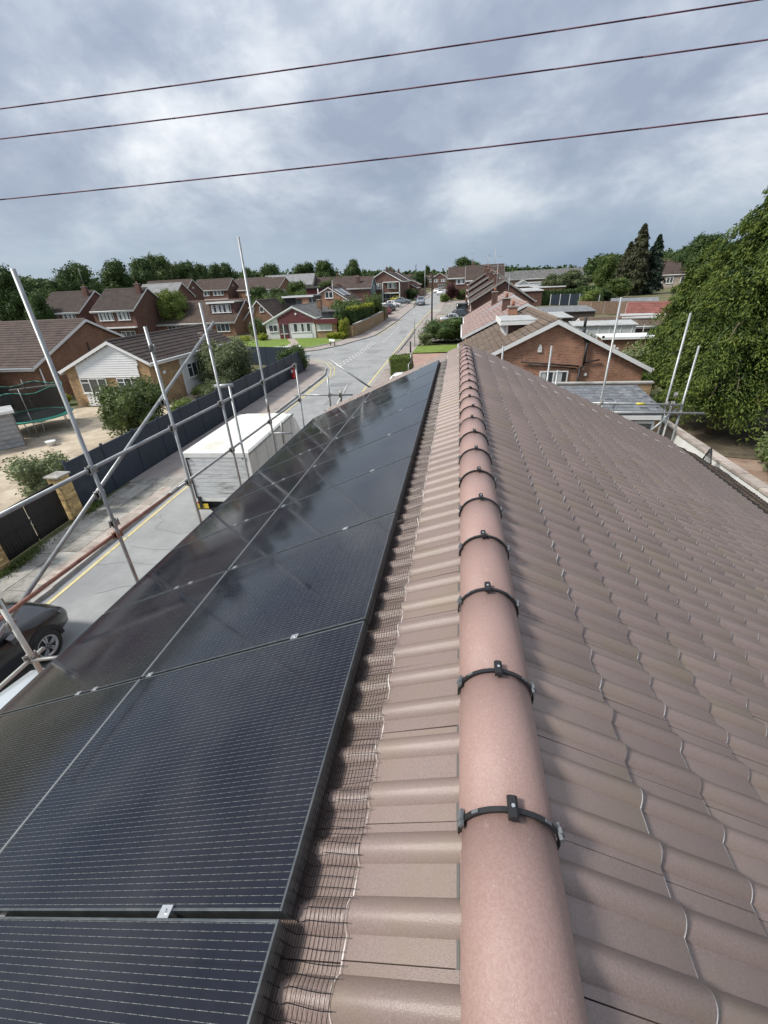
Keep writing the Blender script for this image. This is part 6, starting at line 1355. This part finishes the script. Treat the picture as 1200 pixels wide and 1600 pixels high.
def bush(label, x, y, rx, ry, rz_, leaf, size, n, seed, z0=0, name='shrub', cat='shrub', lob=9, g=None, box=False, stems=True):
    t = thing(name, label, cat, (x, y, gz(y) if g is None else g))
    r = np.random.default_rng(seed); L = [(0, 0, rz_*.95+z0, rx*.72, ry*.72, rz_*.85)]
    for i in range(lob):
        a = 6.28*i/lob+r.uniform(-.3, .3); q = r.uniform(.45, .68); s = r.uniform(.30, .48); L.append((rx*q*math.cos(a), ry*q*math.sin(a), z0+rz_*r.uniform(.5, 1.45), rx*s, ry*s, rz_*s*1.1))
    m1, m2 = leaf.split('+') if '+' in leaf else (leaf, leaf)
    link('foliage', crown_mesh('foliage', L, n, size, M[m1], seed, m2=M[m2]), t)
    if stems:
        mb = MB()
        for i in range(5): a = i*1.3; mb.path([(0, 0, -.1), (rx*.2*math.cos(a), ry*.2*math.sin(a), rz_*.6), (rx*.45*math.cos(a), ry*.45*math.sin(a), rz_*1.2)], 0, 5, rs=[.05, .035, .015])
        mb.build('stems', M['bark'], t)
    return t
def hedge(label, x0, x1, y0, y1, h, leaf, size, n, seed, rz=0, z0=0, name='hedge', top=None):
    cx, cy = (x0+x1)/2, (y0+y1)/2; t = thing(name, label, 'hedge', (cx, cy, gz(cy)+z0), rz); r = np.random.default_rng(seed); hx, hy = (x1-x0)/2, (y1-y0)/2
    A = np.array([2*hy*h, 2*hy*h, 2*hx*h, 2*hx*h, 4*hx*hy]); f = r.choice(5, n, p=A/A.sum()); P = np.column_stack([r.uniform(-hx, hx, n), r.uniform(-hy, hy, n), r.uniform(0, h, n)])
    P[f == 0, 0] = -hx; P[f == 1, 0] = hx; P[f == 2, 1] = -hy; P[f == 3, 1] = hy; P[f == 4, 2] = h
    P += r.normal(size=P.shape)*size*.55+.05*np.sin(P[:, ::-1]*4)
    V, Q = leafset(P, size, .7, seed=seed); b = len(V); e = .07
    c = MB().box(-hx+e, hx-e, -hy+e, hy-e, 0, h-e); V = np.concatenate([V, np.array(c.v)]); Q = np.concatenate([Q, np.array(c.f)+b])
    m1, m2 = leaf.split('+') if '+' in leaf else (leaf, leaf); mi = np.concatenate([(r.random(n) < .35).astype(int), np.zeros(6, int)])
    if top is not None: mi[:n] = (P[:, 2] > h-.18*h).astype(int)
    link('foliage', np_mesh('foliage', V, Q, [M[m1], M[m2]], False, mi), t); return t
bush('large leafy shrub spilling over the dark fence in front of the white gable', -16.6, 19.6, 1.75, 1.75, 1.55, 'leafg+leafo', .115, 17000, 41, lob=12)
bush('small pale leafed shrub behind the fence end post', -15.0, 12.2, 1.0, 1.0, .95, 'leafs+leafo', .10, 5200, 42, lob=9)
bush('olive green shrub behind the fence by the lamp post', -17.6, 31.5, 2.5, 2.0, 1.9, 'leafo+leafs', .13, 14000, 43, lob=12)
bush('low straggly shrub at the foot of the olive one', -16.3, 27.6, 1.3, 1.1, .8, 'leafo+leafg', .10, 5000, 44)
bush('bright green low bush inside the dark fence', -16.7, 23.6, .9, .8, .55, 'leafl+leafg', .09, 3600, 45)
bush('low green bush beside the white garage panel', -17.8, 28.3, 1.2, .7, .5, 'leafl+leafo', .09, 3600, 46)
bush('dark rounded shrub at the corner end of the fence', -14.6, 37.9, 1.5, 1.3, 1.25, 'leafd+leafg', .11, 9000, 47)
bush('low bush at the back of the gravel yard beside the brick corner', -27.6, 26.3, .5, .5, .45, 'leafy+leafl', .08, 1500, 48)
bush('green shrub at the left edge above the trampoline net', -33, 24.0, 2.6, 1.3, 1.0, 'leafg+leafo', .13, 7000, 49)
hedge('square clipped hedge on the right pavement just beyond the panels', -5.35, -3.75, 34.6, 36.8, 1.3, 'leafl+leafg', .07, 11000, 51, z0=.1)
bush('large dark rounded hedge beside the front lawn', -1.5, 55.0, 3.3, 1.8, 1.55, 'leafd+leafg', .13, 15000, 52, lob=13, name='hedge', cat='hedge')
bush('grey-leaved bush on the lawn edge left of the dark hedge', -4.0, 53.4, .9, .9, .75, 'leafs+leafo', .13, 3000, 53)
bush('orange flowering hedge in front of the silver saloon', -1.4, 60.5, 2.9, 1.0, 1.1, 'orange+leafg', .14, 3800, 54, name='hedge', cat='hedge')
bush('dry reddish shrub beyond the dark hedge near the road', -3.3, 63.0, 1.0, .8, .7, 'plum+leafs', .13, 1800, 55)
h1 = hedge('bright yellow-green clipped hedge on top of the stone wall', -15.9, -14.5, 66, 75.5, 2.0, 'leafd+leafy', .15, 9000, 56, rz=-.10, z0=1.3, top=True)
bush('large green shrub between the corner bungalow and the bright hedge', -17.0, 70.5, 3.0, 4.5, 2.5, 'leafm+leafg', .20, 13000, 57, lob=13)
bush('second large shrub behind the bright hedge', -14.9, 79.5, 2.2, 3.2, 2.4, 'leafg+leafm', .20, 9000, 58)
bush('dark climbing shrub on the corner of the flat brick wing', -16.4, 62.8, 1.0, .9, 2.1, 'leafd+leafm', .14, 5000, 59)
bush('yellow-green conical bush at the lawn corner', -15.6, 61.1, .85, .8, 1.35, 'leafy+leafl', .13, 3600, 60)
bush('low clipped yellow bush below the conical one', -16.3, 60.6, 1.2, .7, .55, 'leafy+leafy', .11, 2600, 61)
bush('small yellow bush left of the conical one', -17.6, 61.2, .6, .5, .5, 'leafy+leafl', .11, 1400, 62)
bush('rounded yellow bush beside the garage door of the corner bungalow', -27.6, 61.2, .9, .7, .65, 'leafy+leafl', .12, 2200, 63)
bush('orange-yellow low bush left of the rounded one', -30.2, 61.0, .9, .6, .5, 'leafy+leafy', .12, 1800, 64)
bush('dark shrub with pale flowers left of the corner bungalow', -29.2, 63.8, 1.5, 1.2, 1.6, 'leafg+leafs', .15, 5200, 65)
bush('purple leaved small tree beside the drives', -2.2, 112, 1.7, 1.7, 1.9, 'plum+plum', .24, 3600, 66, name='purple_tree', cat='tree')
bush('low green hedge left of the purple tree', -3.6, 108, 1.2, 1.5, 1.0, 'leafl+leafg', .22, 2200, 67, name='hedge', cat='hedge')
bush('green hedge right of the purple tree', .4, 113, 2.0, 1.4, 1.3, 'leafg+leafo', .24, 2600, 68, name='hedge', cat='hedge')
bush('dark green hedge beside the fence at the top of the road', -12.6, 124, 1.7, 2.6, 1.5, 'leafd+leafm', .24, 3600, 69, name='hedge', cat='hedge')
bush('flowering pale hedge between the white garage and the cypress', 13.2, 32.6, 3.0, 2.0, 1.35, 'leafs+leafl', .16, 12000, 70, lob=12, name='hedge', cat='hedge')
bush('round green bush in front of the anthracite shed', 18.7, 46.4, 1.8, 1.5, 1.25, 'leafm+leafg', .13, 7000, 71)
bush('small bush beside the glasshouse', 12.0, 45.6, 1.2, 1.0, .9, 'leafg+leafo', .13, 3600, 72)
bush('clipped yellow-green bush by the dark garden fence', 22.2, 88, 1.9, 1.5, 1.5, 'leafl+leafg', .2, 3600, 73)
bush('leafy laurel-like shrub at the right edge above the lean-to', 11.7, 14.6, 1.9, 2.2, 1.3, 'leafg+leafs', .15, 12000, 74, lob=12)
bush('spreading shrub below the laurel-like one at the right edge', 10.6, 12.4, 1.5, 1.6, .8, 'leafg+leafo', .12, 8000, 75)
bush('small green bush at the foot of the right-hand scaffold', 5.8, 13.4, .8, .6, 1.15, 'leafg+leafl', .09, 4500, 76)
hedge('long dark hedge under the olive trees', 13, 26, 93, 95, 2.2, 'leafd+leafm', .22, 7000, 77)
bush('dark bushes behind the fence of the chalet bungalow', -33, 84, 5, 3, 2.6, 'leafm+leafd', .22, 9000, 78)
bush('garden shrubs in front of the distant brown roofs', -30.5, 98, 5, 3, 2.4, 'leafm+leafl', .24, 9000, 79)
bush('low garden shrubs left of the arched-window house', -38, 90, 5, 3, 2.4, 'leafm+leafo', .24, 8000, 80)
# weeds along the foot of the pillars and fence
r = np.random.default_rng(77); n = 2600; yy = np.concatenate([r.normal(11.3, .35, n//2), r.normal(7.9, .6, n//2)]); P = np.column_stack([np.interp(yy, *zip(*FX))+.12+np.abs(r.normal(0, .14, n)), yy, .12+np.abs(r.normal(0, .05, n))])
V, Q = leafset(P, .09, .35, up=0, seed=5, droop=np.array([0, 0, 1.])); o = link('weeds', np_mesh('weeds', V, Q, M['leafg'])); mark(o, 'green weeds at the foot of the gate pillars on the pavement', 'weeds', kind='stuff')
# -------- conifers
def cypress(label, x, y, H, R, seed, nb=520, leafs=('cyp', 'cypl'), cut=.10, name='cypress_tree', size=1., spray=24, lean=(0, 0), tipw=.10, pe=.62):
    t = thing(name, label, 'tree', (x, y, gz(y))); r = np.random.default_rng(seed); PT = []; DR = []; MI = []; tmb = MB()
    tmb.path([(0, 0, -.2), (lean[0]*.3, lean[1]*.3, H*.4), (lean[0], lean[1], H*.97)], 0, 9, rs=[.26*R/3, .17*R/3, .03])
    k = 0
    for i in range(nb):
        a_ph = r.uniform(0, 6.283); tt = r.uniform(cut, 1)**.85; z = H*tt; prof = (1-tt)**pe*(.55+.45*min(1, tt/.25)); hole = math.sin(a_ph*4+z*1.7+seed)*math.sin(z*2.3-a_ph*3); L = R*max(.07, prof)*r.uniform(.62, 1.15)*(1+.16*math.sin(a_ph*3+tt*9)); a = a_ph
        if hole > .28: L *= .66
        if r.random() < .09: L *= 1.28; L = min(L, R*1.15)
        o = np.array([lean[0]*tt, lean[1]*tt, z]); dh = np.array([math.cos(a), math.sin(a), 0]); rise = r.uniform(.15, .5); m = 14
        s = np.linspace(.25, 1, m)[:, None]; path = o+dh*L*s+np.array([0, 0, 1])*(L*rise*s-L*(rise+.32)*s**2.3)
        if i % 5 == 0: tmb.path([tuple(o), tuple(path[m//2]), tuple(path[-3])], 0, 4, rs=[.016*L, .010*L, .003])
        wf = np.minimum(L*.17, .36)*(1-.5*s)*(.8+.3*size)
        for j in range(spray//2):
            lat = np.cross(dh, [0, 0, 1]); off_ = lat*r.normal(0, 1, (m, 1))*wf; dz = -np.abs(r.normal(0, 1, (m, 1)))*wf*.95
            PT.append(path+off_+np.array([0, 0, 1])*dz+r.normal(0, .04, (m, 3))); DR.append(np.repeat([dh*.8+np.array([0, 0, -1.0])], m, 0)+off_*1.2/ (wf+.01)*.4)
            MI.append(((s[:, 0] > .8) & (r.random(m) < .5+tipw)).astype(int))
    P = np.concatenate(PT); D = np.concatenate(DR); MI = np.concatenate(MI)
    V, Q = leafset(P, .25*size, .33, seed=seed, droop=D*.62+r.normal(size=D.shape)*.30)
    b = len(V); nu, nv = 10, 9; cv = []; cq = []
    for j in range(nv+1):
        tt = cut+(1-cut)*j/nv; q = R*.38*(1-tt)**pe*(.55+.45*min(1, tt/.25))
        for i in range(nu): a = 6.283*i/nu; w_ = q*(1+.2*math.sin(i*2.3+j)); cv.append((lean[0]*tt+w_*math.cos(a), lean[1]*tt+w_*math.sin(a), H*tt*.96))
    for j in range(nv):
        for i in range(nu): cq.append((b+j*nu+i, b+j*nu+(i+1) % nu, b+(j+1)*nu+(i+1) % nu, b+(j+1)*nu+i))
    V = np.concatenate([V, np.array(cv)]); Q = np.concatenate([Q, np.array(cq)]); MI = np.concatenate([MI, np.zeros(len(cq), int)])
    link('crown', np_mesh('crown', V, Q, [M[leafs[0]], M[leafs[1]]], False, MI), t); tmb.build('trunk', M['bark'], t); return t
cypress('great drooping cypress filling the right edge, nearest the terracotta path', 11.4, 20.6, 11.0, 3.7, 91, 1000, cut=.11, lean=(.3, 0), size=.62, spray=46, pe=.80)
cypress('lower drooping cypress left of the great one, hanging over the brick gable', 11.9, 26.6, 7.6, 2.6, 92, 520, cut=.10, lean=(.2, .2), size=.62, spray=32)
cypress('tall cypress behind the great one with sparse tips against the sky', 14.6, 25.5, 12.6, 3.6, 93, 700, cut=.14, size=.72, spray=30, pe=.85)
cypress('cypress at the far right edge behind the laurel-like shrub', 15.2, 19.4, 11.4, 3.8, 94, 800, cut=.16, size=.65, spray=32, pe=.8)
x, y = at(990, 112); cypress('tall brownish conifer with pointed top above the garages', x, y, zat(997, 352, 112)-gz(y), 3.4, 95, 300, ('conb', 'conb'), .05, 'conifer_tree', 2.6, 12)
x, y = at(1016, 114); cypress('blue-dark conifer right of the brownish one', x, y, zat(1016, 369, 114)-gz(y), 2.7, 96, 280, ('con', 'con'), .05, 'conifer_tree', 2.6, 12)
x, y = at(975, 116); cypress('shorter brownish conifer left of the pointed one', x, y, zat(975, 380, 116)-gz(y), 2.6, 97, 240, ('conb', 'conb'), .05, 'conifer_tree', 2.6, 12)
# leaf litter under the cypresses and scraps on the old lean-to tiles
flat('conifer_litter', [(10.4, 17.6), (22, 14), (24, 30), (9.6, 27), (9.0, 19.5)], .045, mat('needle_litter', (.075, .06, .04), (.12, .10, .065), 3, .95, .6, 30))
